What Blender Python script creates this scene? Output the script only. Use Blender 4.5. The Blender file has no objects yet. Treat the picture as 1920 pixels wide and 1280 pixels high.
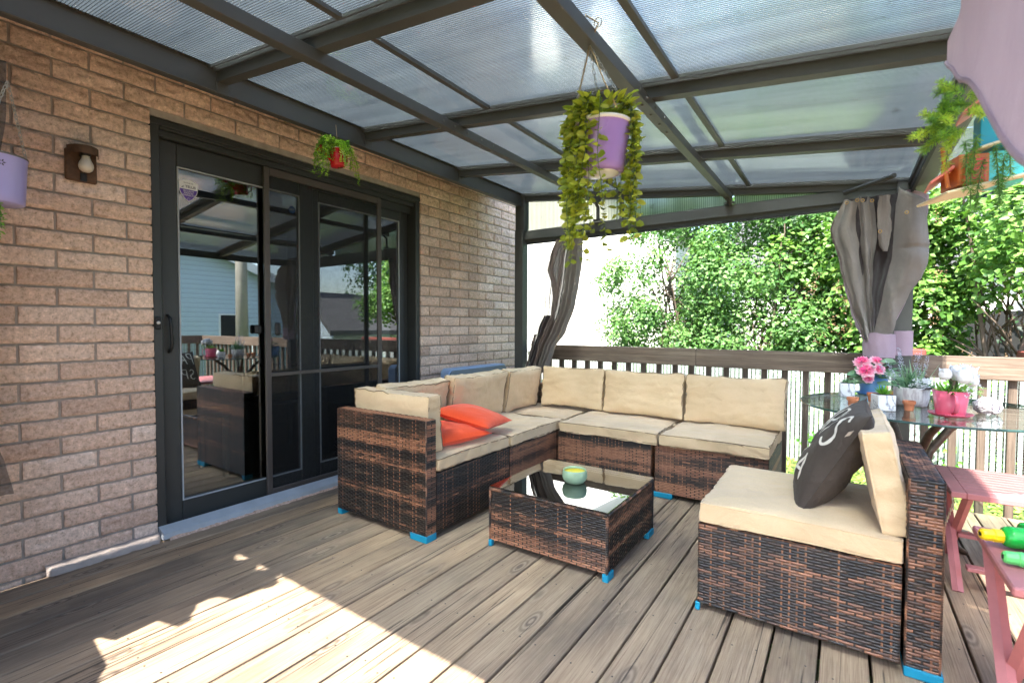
import bpy, math, random
import numpy as np
from mathutils import Vector, Matrix, noise, Euler
R = math.radians
random.seed(7)
RNG = np.random.default_rng(11)
S = bpy.context.scene
C = S.collection

# ------------------------------------------------------------------ camera
CAM = Vector((2.95, 0.0, 1.12))
yaw, pitch, roll = R(34.3), R(-1.76), R(0.16)
fw = Vector((-math.sin(yaw)*math.cos(pitch), math.cos(yaw)*math.cos(pitch), math.sin(pitch)))
rt0 = Vector((math.cos(yaw), math.sin(yaw), 0)); up0 = rt0.cross(fw)
rt = rt0*math.cos(roll)+up0*math.sin(roll); up = -rt0*math.sin(roll)+up0*math.cos(roll)
cd = bpy.data.cameras.new('camera'); cam = bpy.data.objects.new('camera', cd); C.objects.link(cam)
cam.matrix_world = Matrix(((rt.x, up.x, -fw.x, CAM.x), (rt.y, up.y, -fw.y, CAM.y), (rt.z, up.z, -fw.z, CAM.z), (0, 0, 0, 1)))
cd.sensor_width = 36; cd.sensor_fit = 'HORIZONTAL'; cd.lens = 914/1920*36
cd.clip_start = 0.02; cd.clip_end = 400
cd.dof.use_dof = True; cd.dof.focus_distance = 3.2; cd.dof.aperture_fstop = 3.2
S.camera = cam

# ------------------------------------------------------------------ light
SUNV = Vector((0.010, 0.72, -1.0)).normalized()      # direction the light travels
el = math.asin(-SUNV.z)
W = bpy.data.worlds.new('World'); S.world = W; W.use_nodes = True
wn = W.node_tree; wn.nodes.clear()
sky = wn.nodes.new('ShaderNodeTexSky'); sky.sky_type = 'NISHITA'; sky.sun_disc = False
sky.sun_elevation = el; sky.sun_rotation = math.atan2(-SUNV.x, -SUNV.y)
sky.air_density = 1.0; sky.dust_density = 1.5; sky.ozone_density = 1.0
bg = wn.nodes.new('ShaderNodeBackground'); bg.inputs[1].default_value = 0.15
wo = wn.nodes.new('ShaderNodeOutputWorld')
wn.links.new(sky.outputs[0], bg.inputs[0]); wn.links.new(bg.outputs[0], wo.inputs[0])
sl = bpy.data.lights.new('sun', 'SUN'); sl.energy = 5.0; sl.angle = R(0.55); sl.color = (1.0, 0.95, 0.87)
so = bpy.data.objects.new('sun', sl); C.objects.link(so)
so.rotation_euler = SUNV.to_track_quat('-Z', 'Y').to_euler(); so.location = (0, -5, 9)
S.view_settings.view_transform = 'Standard'; S.view_settings.look = 'None'
S.view_settings.exposure = 2.28; S.view_settings.gamma = 1.0
S.render.engine = 'CYCLES'
S.cycles.max_bounces = 10; S.cycles.transparent_max_bounces = 24
S.cycles.diffuse_bounces = 5; S.cycles.glossy_bounces = 5; S.cycles.transmission_bounces = 8
S.cycles.caustics_reflective = False; S.cycles.caustics_refractive = True
S.cycles.sample_clamp_indirect = 6

# ------------------------------------------------------------------ material helpers
class NT:
    def __init__(s, name):
        m = bpy.data.materials.new(name); m.use_nodes = True; s.m = m; s.t = m.node_tree
        s.t.nodes.clear(); s.out = s.t.nodes.new('ShaderNodeOutputMaterial')
    def n(s, ty, **kw):
        nd = s.t.nodes.new('ShaderNode'+ty)
        for k, v in kw.items():
            if k.startswith('i_'):
                key = k[2:].replace('_', ' ')
                key = int(key) if key.isdigit() else key
                s.set(nd.inputs[key], v)
            else: setattr(nd, k, v)
        return nd
    def set(s, inp, v):
        if hasattr(v, 'is_linked') or isinstance(v, bpy.types.NodeSocket): s.t.links.new(v, inp)
        elif isinstance(v, tuple) and len(v) == 3 and inp.type == 'RGBA': inp.default_value = (*v, 1)
        else: inp.default_value = v
    def coord(s, which='Object', scale=(1, 1, 1), rot=(0, 0, 0)):
        tc = s.n('TexCoord'); mp = s.n('Mapping'); mp.inputs['Scale'].default_value = scale
        mp.inputs['Rotation'].default_value = rot
        s.t.links.new(tc.outputs[which], mp.inputs['Vector']); return mp.outputs[0]
    def noise(s, vec, scale=5, detail=4, rough=.6, dist=0):
        nd = s.n('TexNoise', i_Scale=scale, i_Detail=detail, i_Roughness=rough, i_Distortion=dist)
        s.t.links.new(vec, nd.inputs['Vector']); return nd.outputs['Fac']
    def ramp(s, fac, stops, interp='LINEAR'):
        r = s.n('ValToRGB'); cr = r.color_ramp; cr.interpolation = interp
        while len(cr.elements) > 1: cr.elements.remove(cr.elements[-1])
        for i, (p, c) in enumerate(stops):
            if not isinstance(c, tuple): c = (c, c, c)
            e = cr.elements[0] if i == 0 else cr.elements.new(p)
            e.position = p; e.color = (*c[:3], 1)
        s.t.links.new(fac, r.inputs[0]); return r.outputs[0]
    def mix(s, a, b, fac, mode='MIX'):
        m = s.n('Mix', data_type='RGBA', blend_type=mode)
        s.set(m.inputs[0], fac); s.set(m.inputs[6], a); s.set(m.inputs[7], b); return m.outputs[2]
    def math(s, op, a, b=0.0, c=0.0):
        m = s.n('Math', operation=op); s.set(m.inputs[0], a); s.set(m.inputs[1], b); s.set(m.inputs[2], c); return m.outputs[0]
    def bump(s, h, strength=.3, dist=.002, normal=None):
        b = s.n('Bump', i_Strength=strength, i_Distance=dist); s.t.links.new(h, b.inputs['Height'])
        if normal is not None: s.t.links.new(normal, b.inputs['Normal'])
        return b.outputs[0]
    def attr(s, name):
        a = s.n('Attribute'); a.attribute_name = name; return a
    def pbr(s, color, rough=.6, normal=None, **kw):
        p = s.n('BsdfPrincipled'); s.set(p.inputs['Base Color'], color); s.set(p.inputs['Roughness'], rough)
        if normal is not None: s.set(p.inputs['Normal'], normal)
        for k, v in kw.items(): s.set(p.inputs[k.replace('_', ' ')], v)
        return p.outputs[0]
    def mixs(s, a, b, fac):
        m = s.n('MixShader'); s.set(m.inputs[0], fac); s.t.links.new(a, m.inputs[1]); s.t.links.new(b, m.inputs[2]); return m.outputs[0]
    def done(s, sh):
        s.t.links.new(sh, s.out.inputs[0]); return s.m

def simple(name, col, rough=.5, var=.12, scale=8, metallic=0.0, bump=0.0, bs=60, **kw):
    t = NT(name); v = t.coord('Object'); nz = t.noise(v, scale, 5)
    c = t.ramp(nz, [(.25, tuple(x*(1-var) for x in col)), (.75, tuple(min(1, x*(1+var)) for x in col))])
    nr = None
    if bump: nr = t.bump(t.noise(v, bs, 4), bump, .003)
    r = t.math('ADD', t.math('MULTIPLY', nz, .15), rough-.07)
    return t.done(t.pbr(c, r, nr, Metallic=metallic, **kw))

def m_deck():
    t = NT('weathered_deck_wood'); a = t.attr('bc'); rnd = a.outputs['Fac']
    tc = t.n('TexCoord'); off = t.n('CombineXYZ'); t.set(off.inputs[0], t.math('MULTIPLY', rnd, 7.3)); t.set(off.inputs[1], t.math('MULTIPLY', rnd, 31.0))
    add = t.n('VectorMath', operation='ADD'); t.set(add.inputs[0], tc.outputs['Object']); t.set(add.inputs[1], off.outputs[0])
    def mp(sc):
        m = t.n('Mapping'); m.inputs['Scale'].default_value = sc; t.set(m.inputs[0], add.outputs[0]); return m.outputs[0]
    warp = t.noise(mp((5, .9, 1)), 1.0, 3, .5)
    wv = t.n('CombineXYZ'); t.set(wv.inputs[0], t.math('MULTIPLY', warp, 1.1))
    ad2 = t.n('VectorMath', operation='ADD'); t.set(ad2.inputs[0], mp((9, .55, 1))); t.set(ad2.inputs[1], wv.outputs[0])
    grain = t.noise(ad2.outputs[0], 3.2, 8, .72, .6)
    fine = t.noise(mp((230, 4, 1)), 1.0, 5, .65)
    blot = t.noise(mp((2.2, 1.1, 1)), 1.4, 4, .6)
    base = t.ramp(grain, [(.28, (.18, .13, .095)), (.42, (.31, .24, .18)), (.55, (.41, .335, .255)), (.72, (.50, .42, .335))])
    grey = t.ramp(fine, [(.34, (.17, .14, .12)), (.5, (.36, .31, .265)), (.64, (.50, .44, .38))])
    col = t.mix(base, grey, .45)
    col = t.mix(col, t.ramp(blot, [(.32, (.50, .49, .50)), (.62, (1.12, 1.05, .95))]), .85, 'MULTIPLY')
    col = t.mix(col, t.ramp(rnd, [(0, (.66, .64, .62)), (.35, (.92, .86, .80)), (.7, (1.0, .95, .88)), (1, (1.25, 1.08, .88))]), .85, 'MULTIPLY')
    col = t.mix(col, (.95, .915, .865), 1.0, 'MULTIPLY')
    # knots
    vo = t.n('TexVoronoi', feature='F1', i_Scale=1.0, i_Randomness=1.0); t.set(vo.inputs['Vector'], mp((6.5, 2.1, .01)))
    ring = t.math('SINE', t.math('MULTIPLY', vo.outputs['Distance'], 75.0))
    kn = t.ramp(vo.outputs['Distance'], [(.06, 1.0), (.12, .8), (.24, 0.0)])
    kcol = t.mix((.07, .05, .04), (.30, .23, .17), t.math('MULTIPLY_ADD', ring, .5, .5))
    col = t.mix(col, kcol, t.math('MULTIPLY', kn, .75))
    # drying cracks
    cr = t.noise(mp((52, .9, 1)), 1.0, 3, .5, 1.1)
    ck = t.ramp(cr, [(.345, 1.0), (.362, 0.0)])
    col = t.mix(col, (.035, .028, .022), t.math('MULTIPLY', ck, .75))
    h = t.math('SUBTRACT', t.math('ADD', t.math('MULTIPLY', grain, .6), t.math('MULTIPLY', fine, .5)), t.math('MULTIPLY', ck, .8))
    return t.done(t.pbr(col, .78, t.bump(h, .8, .006), Specular_IOR_Level=.3))

def m_wood(name, cols, axis='x', rough=.75):
    t = NT(name)
    sc = {'x': (.8, 20, 20), 'y': (20, .8, 20), 'z': (20, 20, .8)}[axis]
    g = t.noise(t.coord('Object', sc), 2.2, 7, .7, .5)
    f = t.noise(t.coord('Object', tuple(x*5 for x in sc)), 2.0, 4)
    b = t.noise(t.coord('Object', (1, 1, 1)), 3.0, 4)
    c = t.ramp(g, [(.3, cols[0]), (.5, cols[1]), (.7, cols[2])])
    c = t.mix(c, t.ramp(f, [(.3, (.65, .65, .66)), (.65, (1.1, 1.08, 1.05))]), .7, 'MULTIPLY')
    c = t.mix(c, t.ramp(b, [(.3, (.75, .74, .73)), (.7, (1.1, 1.1, 1.1))]), .6, 'MULTIPLY')
    return t.done(t.pbr(c, rough, t.bump(t.math('ADD', g, t.math('MULTIPLY', f, .6)), .45, .004)))

def m_brick():
    t = NT('split_face_brick'); a = t.attr('bc').outputs['Fac']; v = t.coord('Object')
    n1 = t.noise(v, 46, 6, .8); n2 = t.noise(v, 150, 4, .7); n3 = t.noise(v, 3.0, 3)
    c = t.ramp(a, [(0, (.58, .41, .32)), (.3, (.70, .505, .395)), (.6, (.77, .57, .45)), (1, (.83, .655, .545))])
    c = t.mix(c, t.ramp(n1, [(.30, (.46, .40, .35)), (.45, (.88, .85, .82)), (.58, (1.08, 1.07, 1.07)), (.70, (1.45, 1.5, 1.58))]), 1.0, 'MULTIPLY')
    c = t.mix(c, t.ramp(n2, [(.30, (.35, .32, .3)), (.42, (1, 1, 1)), (.62, (1, 1, 1)), (.74, (1.55, 1.6, 1.65))]), .8, 'MULTIPLY')
    c = t.mix(c, t.ramp(n3, [(.35, (.86, .85, .86)), (.65, (1.1, 1.08, 1.06))]), .8, 'MULTIPLY')
    h = t.math('ADD', n1, t.math('MULTIPLY', n2, .5))
    return t.done(t.pbr(c, .9, t.bump(h, .8, .006), Specular_IOR_Level=.25))

def m_fabric(name, col, col2=None, rough=.85, wr=.35, weave=900, stain=0.0, sheen=.2, trans=0.0):
    t = NT(name); v = t.coord('Object'); col2 = col2 or tuple(x*.86 for x in col)
    n = t.noise(v, 6, 4); c = t.mix(col, col2, t.ramp(n, [(.35, 0.0), (.7, 1.0)]))
    th = t.noise(t.coord('Object', (1, 1, 6)), weave*.35, 2)
    c = t.mix(c, t.ramp(th, [(.3, (.82, .82, .82)), (.7, (1.12, 1.12, 1.12))]), .6, 'MULTIPLY')
    if stain:
        s2 = t.noise(t.coord('Object'), 2.3, 3, .55)
        c = t.mix(c, tuple(x*.72 for x in col), t.math('MULTIPLY', t.ramp(s2, [(.56, 0.0), (.68, 1.0)]), stain))
    wrn = t.noise(v, 9, 5, .55, .8); h = t.math('ADD', t.math('MULTIPLY', wrn, 1.0), t.math('MULTIPLY', th, .04))
    nr = t.bump(h, wr, .02)
    sh = t.pbr(c, rough, nr, Sheen_Weight=sheen, Specular_IOR_Level=.2)
    if trans:
        tr = t.n('BsdfTranslucent'); t.set(tr.inputs[0], c); t.set(tr.inputs[1], nr); sh = t.mixs(sh, tr.outputs[0], trans)
    return t.done(sh)

def m_wicker():
    t = NT('woven_synthetic_wicker'); a = t.attr('bc').outputs['Fac']; v = t.coord('Object')
    c = t.ramp(a, [(0, (.012, .010, .009)), (.3, (.028, .019, .014)), (.5, (.065, .032, .019)), (.62, (.125, .06, .036)), (.8, (.205, .09, .048)), (1, (.275, .125, .068))])
    n = t.noise(v, 60, 3); c = t.mix(c, t.ramp(n, [(.3, (.7, .7, .7)), (.7, (1.25, 1.25, 1.25))]), .7, 'MULTIPLY')
    f = t.noise(t.coord('Object', (1, 1, 1)), 420, 2)
    return t.done(t.pbr(c, .42, t.bump(f, .25, .001), Specular_IOR_Level=.45))

def m_poly(name, axis='y', period=.0105, tint=(.50, .60, .655)):
    t = NT(name); tc = t.n('TexCoord'); sp = t.n('SeparateXYZ'); t.set(sp.inputs[0], tc.outputs['Object'])
    u = sp.outputs[{'x': 0, 'y': 1}[axis]]
    ph = t.math('FRACT', t.math('DIVIDE', u, period))
    tri = t.math('ABSOLUTE', t.math('SUBTRACT', ph, .5))
    rib = t.ramp(tri, [(.0, 1.0), (.11, 1.0), (.2, 0.0)])
    strk = t.noise(t.coord('Object', {'y': (.5, 9, 1), 'x': (9, 1, .5)}[axis]), 1.6, 5, .65)
    spots = t.noise(t.coord('Object'), 9, 4, .7)
    wave = t.math('COSINE', t.math('MULTIPLY', u, 2*math.pi/period))
    dirt = t.noise(t.coord('Object'), 2.2, 5, .6)
    col = t.mix(tint, tuple(x*.82 for x in tint), t.ramp(dirt, [(.4, 0.0), (.7, 1.0)]))
    col = t.mix(col, t.ramp(strk, [(.3, (.62, .64, .68)), (.5, (1, 1, 1)), (.7, (1.3, 1.28, 1.22))]), .8, 'MULTIPLY')
    col = t.mix(col, t.ramp(spots, [(.28, (.45, .43, .38)), (.36, (1, 1, 1))]), .7, 'MULTIPLY')
    col = t.mix(col, tuple(x*.22 for x in tint), t.math('MULTIPLY', rib, .9))
    nr = t.bump(wave, .16, .0035)
    tr = t.n('BsdfTranslucent'); t.set(tr.inputs[0], t.mix(col, (.33, .345, .36), 1.0, 'MULTIPLY'))
    rf = t.n('BsdfRefraction', i_Roughness=.42, i_IOR=1.15); t.set(rf.inputs[0], col); t.set(rf.inputs['Normal'], nr)
    sh = t.mixs(tr.outputs[0], rf.outputs[0], .72)
    gl = t.n('BsdfGlossy', i_Roughness=.10); t.set(gl.inputs['Normal'], nr); t.set(gl.inputs[0], (.95, .97, 1.0))
    lw = t.n('LayerWeight', i_Blend=.5)
    f = t.math('MULTIPLY_ADD', lw.outputs['Facing'], .55, .06)
    return t.done(t.mixs(sh, gl.outputs[0], f))

def m_glass(name, tint=(.9, .95, .93), refl=.09, grow=.6, rough=0.0, dark=0.0):
    t = NT(name); tr = t.n('BsdfTransparent'); t.set(tr.inputs[0], tint)
    gl = t.n('BsdfGlossy', i_Roughness=rough); t.set(gl.inputs[0], (.95, .97, 1.0))
    fr = t.n('Fresnel', i_IOR=1.5); f = t.math('MULTIPLY_ADD', fr.outputs[0], grow, refl)
    return t.done(t.mixs(tr.outputs[0], gl.outputs[0], f))

def m_leaf(name, stops, trans=.38, rough=.45, ty=(1.25, 1.3, .7)):
    t = NT(name); a = t.attr('bc').outputs['Fac']; c = t.ramp(a, stops)
    n = t.noise(t.coord('Object'), 30, 2); c = t.mix(c, t.ramp(n, [(.3, (.8, .8, .8)), (.7, (1.2, 1.2, 1.2))]), .5, 'MULTIPLY')
    p = t.pbr(c, rough, Specular_IOR_Level=.4); tr = t.n('BsdfTranslucent')
    c2 = t.mix(c, ty, 1.0, 'MULTIPLY'); t.set(tr.inputs[0], c2)
    return t.done(t.mixs(p, tr.outputs[0], trans))

def m_mesh(name, col=(.02, .018, .017), dens=.6, scale=500):
    t = NT(name); tr = t.n('BsdfTransparent'); d = t.pbr(col, .8)
    n = t.noise(t.coord('Object'), 60, 3); f = t.math('MULTIPLY_ADD', n, .35, dens-.17)
    return t.done(t.mixs(tr.outputs[0], d, f))

M = {}
M['deck'] = m_deck()
M['rail'] = m_wood('stained_rail_wood', [(.075, .052, .036), (.15, .108, .078), (.25, .195, .15)], 'x')
M['bal'] = m_wood('stained_baluster_wood', [(.06, .042, .03), (.115, .085, .062), (.18, .14, .108)], 'z')
M['brick'] = m_brick()
M['mortar'] = simple('grey_mortar', (.36, .315, .275), .92, .22, 20, bump=.7, bs=90)
M['metal'] = simple('charcoal_powder_coated_metal', (.060, .060, .054), .42, .12, 5, bump=.08, bs=300)
M['metal2'] = simple('light_worn_metal_edge', (.13, .125, .115), .4, .12, 9)
M['black'] = simple('matt_black', (.008, .008, .008), .55)
M['door'] = simple('dark_painted_door_frame', (.036, .038, .036), .38, .1, 4)
M['doorw'] = simple('white_glazing_bead', (.35, .37, .38), .45, .1, 6)
M['screenf'] = simple('brown_screen_frame', (.075, .062, .055), .42, .12, 6)
M['sill'] = simple('pale_aluminium_sill', (.42, .45, .48), .5, .15, 8)
M['stone'] = simple('pale_rough_mortar', (.36, .30, .265), .9, .2, 14, bump=1.0, bs=50)
M['poly'] = m_poly('twin_wall_polycarbonate', 'y')
M['polyg'] = m_poly('twin_wall_polycarbonate_upright', 'x', .014, (.42, .44, .39))
M['glass'] = m_glass('dark_window_glass', (.66, .70, .67), .22, 1.0)
M['tglass'] = m_glass('table_glass', (.84, .93, .90), .07, .75)
M['cglass'] = m_glass('coffee_table_glass', (.80, .82, .82), .16, 1.6)
M['gedge'] = simple('green_glass_edge', (.03, .075, .07), .12, .1, 6)
M['screen'] = m_mesh('insect_screen', (.01, .01, .01), .42)
M['net'] = m_mesh('curtain_netting', (.06, .052, .048), .72)
M['netd'] = m_mesh('dense_curtain_netting', (.05, .042, .038), .90)
M['wick'] = m_wicker()
M['wickb'] = simple('wicker_backing', (.012, .010, .009), .8)
M['beige'] = m_fabric('beige_cushion_fabric', (.66, .485, .30), (.60, .435, .26), stain=.4, wr=.5)
M['piping'] = simple('brown_cushion_piping', (.24, .16, .09), .8, .1, 20)
M['orange'] = m_fabric('orange_pillow_fabric', (.80, .085, .022), (.72, .07, .02), wr=.3)
M['grey'] = m_fabric('charcoal_brown_pillow_fabric', (.058, .045, .038), (.042, .033, .028), wr=.7, sheen=.03)
M['cream'] = simple('cream_print', (.66, .62, .55), .8, .08, 20)
M['blue'] = simple('bright_blue_furniture_sock', (.0, .22, .36), .6, .15, 20)
M['cool'] = simple('pale_blue_plastic', (.36, .48, .66), .5, .06, 5)
M['coolg'] = simple('grey_plastic_edge', (.20, .235, .25), .5, .06, 5)
M['taupe'] = m_fabric('taupe_curtain_fabric', (.24, .205, .182), (.20, .17, .15), wr=.5, trans=.25)
M['taupeb'] = m_fabric('brown_curtain_hem', (.105, .078, .066), None, wr=.3)
M['mauve'] = m_fabric('mauve_curtain_fabric', (.50, .365, .435), (.46, .335, .405), wr=.4, trans=.35)
M['darkc'] = m_fabric('dark_brown_curtain_fabric', (.03, .022, .022), None, wr=.4)
M['brass'] = simple('brass_eyelet', (.45, .28, .10), .3, .1, 10, metallic=.9)
M['chain'] = simple('galvanised_chain', (.42, .42, .40), .35, .1, 20, metallic=.8)
M['jute'] = simple('jute_string', (.42, .29, .17), .9, .2, 60)
M['purple'] = simple('lilac_enamel', (.34, .21, .56), .28, .04, 6)
M['lilac'] = simple('lavender_enamel', (.36, .33, .66), .3, .04, 6)
M['white'] = simple('white_enamel', (.78, .77, .75), .35, .04, 6)
M['red'] = simple('red_enamel', (.50, .012, .015), .22, .06, 6)
M['terra'] = simple('terracotta', (.56, .195, .085), .8, .12, 30, bump=.3)
M['redbox'] = simple('brick_red_box', (.20, .05, .035), .8, .2, 12)
M['soil'] = simple('dark_soil', (.03, .02, .014), .95, .3, 60, bump=.8)
M['bluepot'] = simple('blue_enamel', (.13, .31, .60), .35, .06, 5)
M['pink'] = simple('pink_enamel', (.72, .12, .19), .32, .06, 5)
M['rosewood'] = simple('dusty_pink_painted_wood', (.42, .15, .15), .55, .14, 12, bump=.15)
M['rust'] = simple('rusty_brown_metal', (.085, .042, .020), .7, .55, 22, bump=.5)
M['bulb'] = simple('frosted_bulb', (.62, .56, .47), .3, .03, 4)
M['ygun'] = simple('yellow_plastic', (.85, .58, .01), .3, .05, 6)
M['ggun'] = simple('green_plastic', (.012, .42, .05), .25, .08, 6)
M['lgun'] = simple('light_green_plastic', (.13, .60, .16), .25, .08, 6)
M['ogun'] = simple('orange_plastic', (.85, .16, .02), .3, .05, 6)
M['yellow'] = simple('yellow_wax', (.85, .66, .0), .4, .04, 20)
M['teal'] = simple('sage_green_ceramic', (.30, .42, .27), .5, .1, 30)
M['stem'] = simple('green_stem', (.06, .11, .03), .6, .2, 20)
M['bark'] = simple('grey_brown_bark', (.13, .095, .07), .9, .3, 20, bump=.8, bs=40)
M['tealp'] = simple('turquoise_paint', (.0, .26, .36), .5, .15, 15)
M['aqua'] = simple('aqua_paint', (.08, .52, .50), .5, .15, 15)
M['orp'] = simple('orange_stained_wood', (.52, .13, .025), .5, .3, 20)
M['redp'] = simple('red_paint', (.55, .035, .02), .45, .15, 15)
M['coral'] = simple('coral_pink_paint', (.80, .22, .18), .5, .1, 15)
M['tan'] = simple('cream_painted_board', (.66, .55, .36), .6, .08, 10)
M['fencew'] = simple('pale_mint_white_vinyl', (.29, .34, .325), .45, .05, 3)
M['pole'] = simple('weathered_pole', (.32, .29, .25), .9, .15, 6)
M['wallw'] = simple('white_stucco', (.82, .79, .74), .9, .03, 3)
def m_siding():
    t = NT('pale_blue_lap_siding'); v = t.coord('Object'); sp = t.n('SeparateXYZ'); t.set(sp.inputs[0], v)
    f = t.math('FRACT', t.math('DIVIDE', sp.outputs[2], .14)); c = t.ramp(f, [(0, (.16, .20, .25)), (.1, (.50, .60, .70)), (1, (.58, .67, .77))])
    return t.done(t.pbr(c, .6, t.bump(f, .5, .02)))
M['siding'] = m_siding()
M['roofm'] = simple('mid_grey_shingle', (.20, .205, .215), .95, .2, 30, bump=.5)
M['roofg'] = simple('dark_grey_shingle', (.10, .10, .105), .95, .25, 30, bump=.6)
M['roofr'] = simple('brown_shingle', (.20, .12, .09), .95, .25, 30, bump=.6)
M['wood'] = m_wood('oak_floor', [(.16, .08, .035), (.25, .13, .06), (.33, .18, .09)], 'y', .4)
M['dwood'] = m_wood('dark_table_wood', [(.05, .03, .02), (.09, .055, .035), (.13, .085, .055)], 'y', .4)
M['inwall'] = simple('interior_wall', (.20, .19, .17), .9)
M['purl'] = simple('purple_sticker', (.10, .045, .30), .4, .03)
M['adt'] = simple('blue_sticker', (.02, .07, .22), .4, .03)
M['print'] = simple('dark_print', (.05, .04, .07), .5, .03)

def m_marble():
    t = NT('white_veined_marble'); v = t.coord('Object'); n = t.noise(v, 9, 3, .5, 1.2)
    vein = t.ramp(t.math('ABSOLUTE', t.math('SUBTRACT', n, .5)), [(0.0, (.22, .22, .24)), (.012, (.5, .5, .52)), (.04, (.80, .79, .77))])
    return t.done(t.pbr(vein, .3))
M['marble'] = m_marble()
def m_stone():
    t = NT('grey_white_rough_stone'); v = t.coord('Object', (1, 1, 2.2)); n = t.noise(v, 22, 4, .6, .8)
    return t.done(t.pbr(t.ramp(n, [(.38, (.25, .22, .23)), (.5, (.55, .52, .52)), (.6, (.70, .68, .67))]), .85, t.bump(n, .9, .012)))
M['stone2'] = m_stone()
def m_ribpot():
    t = NT('grey_rose_textured_ceramic'); v = t.coord('Object', (1, 1, .35)); n = t.noise(v, 60, 3, .5, .5)
    return t.done(t.pbr(t.ramp(n, [(.4, (.50, .45, .44)), (.6, (.74, .72, .69))]), .6, t.bump(n, .6, .004)))
M['ribpot'] = m_ribpot()
def m_grass():
    t = NT('lawn_ground'); v = t.coord('Object'); n = t.noise(v, 5, 6, .7); n2 = t.noise(v, 60, 4, .7)
    c = t.ramp(n, [(.3, (.05, .085, .02)), (.5, (.10, .16, .035)), (.7, (.17, .21, .06))])
    c = t.mix(c, t.ramp(n2, [(.3, (.4, .4, .4)), (.7, (1.5, 1.5, 1.4))]), .8, 'MULTIPLY')
    return t.done(t.pbr(c, .9, t.bump(n2, .8, .03)))
M['ground'] = m_grass()
G = lambda *s: [(i/(len(s)-1), c) for i, c in enumerate(s)]
M['lfh'] = m_leaf('lilac_hedge_leaf', G((.03, .085, .022), (.065, .165, .04), (.105, .235, .055), (.155, .30, .08), (.22, .36, .13)), .34, .45)
M['lfy'] = m_leaf('sunny_bush_leaf', G((.03, .09, .018), (.07, .175, .03), (.12, .26, .045), (.18, .33, .065), (.26, .40, .12)), .36, .45)
M['lfd'] = m_leaf('dark_tree_leaf', G((.008, .028, .014), (.02, .06, .022), (.04, .10, .035), (.08, .17, .06)))
M['lfv'] = m_leaf('trailing_vine_leaf', G((.10, .15, .014), (.21, .27, .022), (.34, .38, .04), (.50, .50, .08)), .42)
M['lff'] = m_leaf('fern_leaf', G((.06, .15, .015), (.13, .28, .02), (.24, .42, .04), (.38, .55, .06)), .35)
M['lfp'] = m_leaf('soft_pine_leaf', G((.05, .14, .04), (.12, .28, .06), (.30, .46, .06), (.50, .60, .09)), .4)
M['lfg'] = m_leaf('grey_green_leaf', G((.06, .15, .09), (.11, .24, .13), (.20, .34, .20), (.34, .44, .30)), .25)
M['lfb'] = m_leaf('bright_green_leaf', G((.04, .16, .02), (.10, .30, .04), (.20, .46, .06), (.36, .58, .14)), .3)
M['lfr'] = m_leaf('brown_seed_head', G((.12, .055, .03), (.22, .11, .06), (.32, .19, .10), (.40, .27, .15)), .15)
M['grassb'] = m_leaf('grass_blade', G((.08, .14, .02), (.16, .26, .04), (.28, .40, .07), (.45, .50, .16)), .3)
M['petp'] = m_leaf('pink_petal', G((.86, .10, .30), (.90, .32, .46), (.92, .52, .60), (.93, .74, .74)), .3, .5, (1, .85, .9))
M['petw'] = m_leaf('white_petal', G((.72, .75, .80), (.80, .81, .84), (.86, .86, .86), (.9, .9, .88)), .3, .5, (1, 1, 1))
M['petl'] = m_leaf('lavender_grey_bloom', G((.38, .38, .48), (.48, .48, .58), (.58, .58, .66), (.7, .7, .76)), .25, .5, (1, 1, 1))

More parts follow.
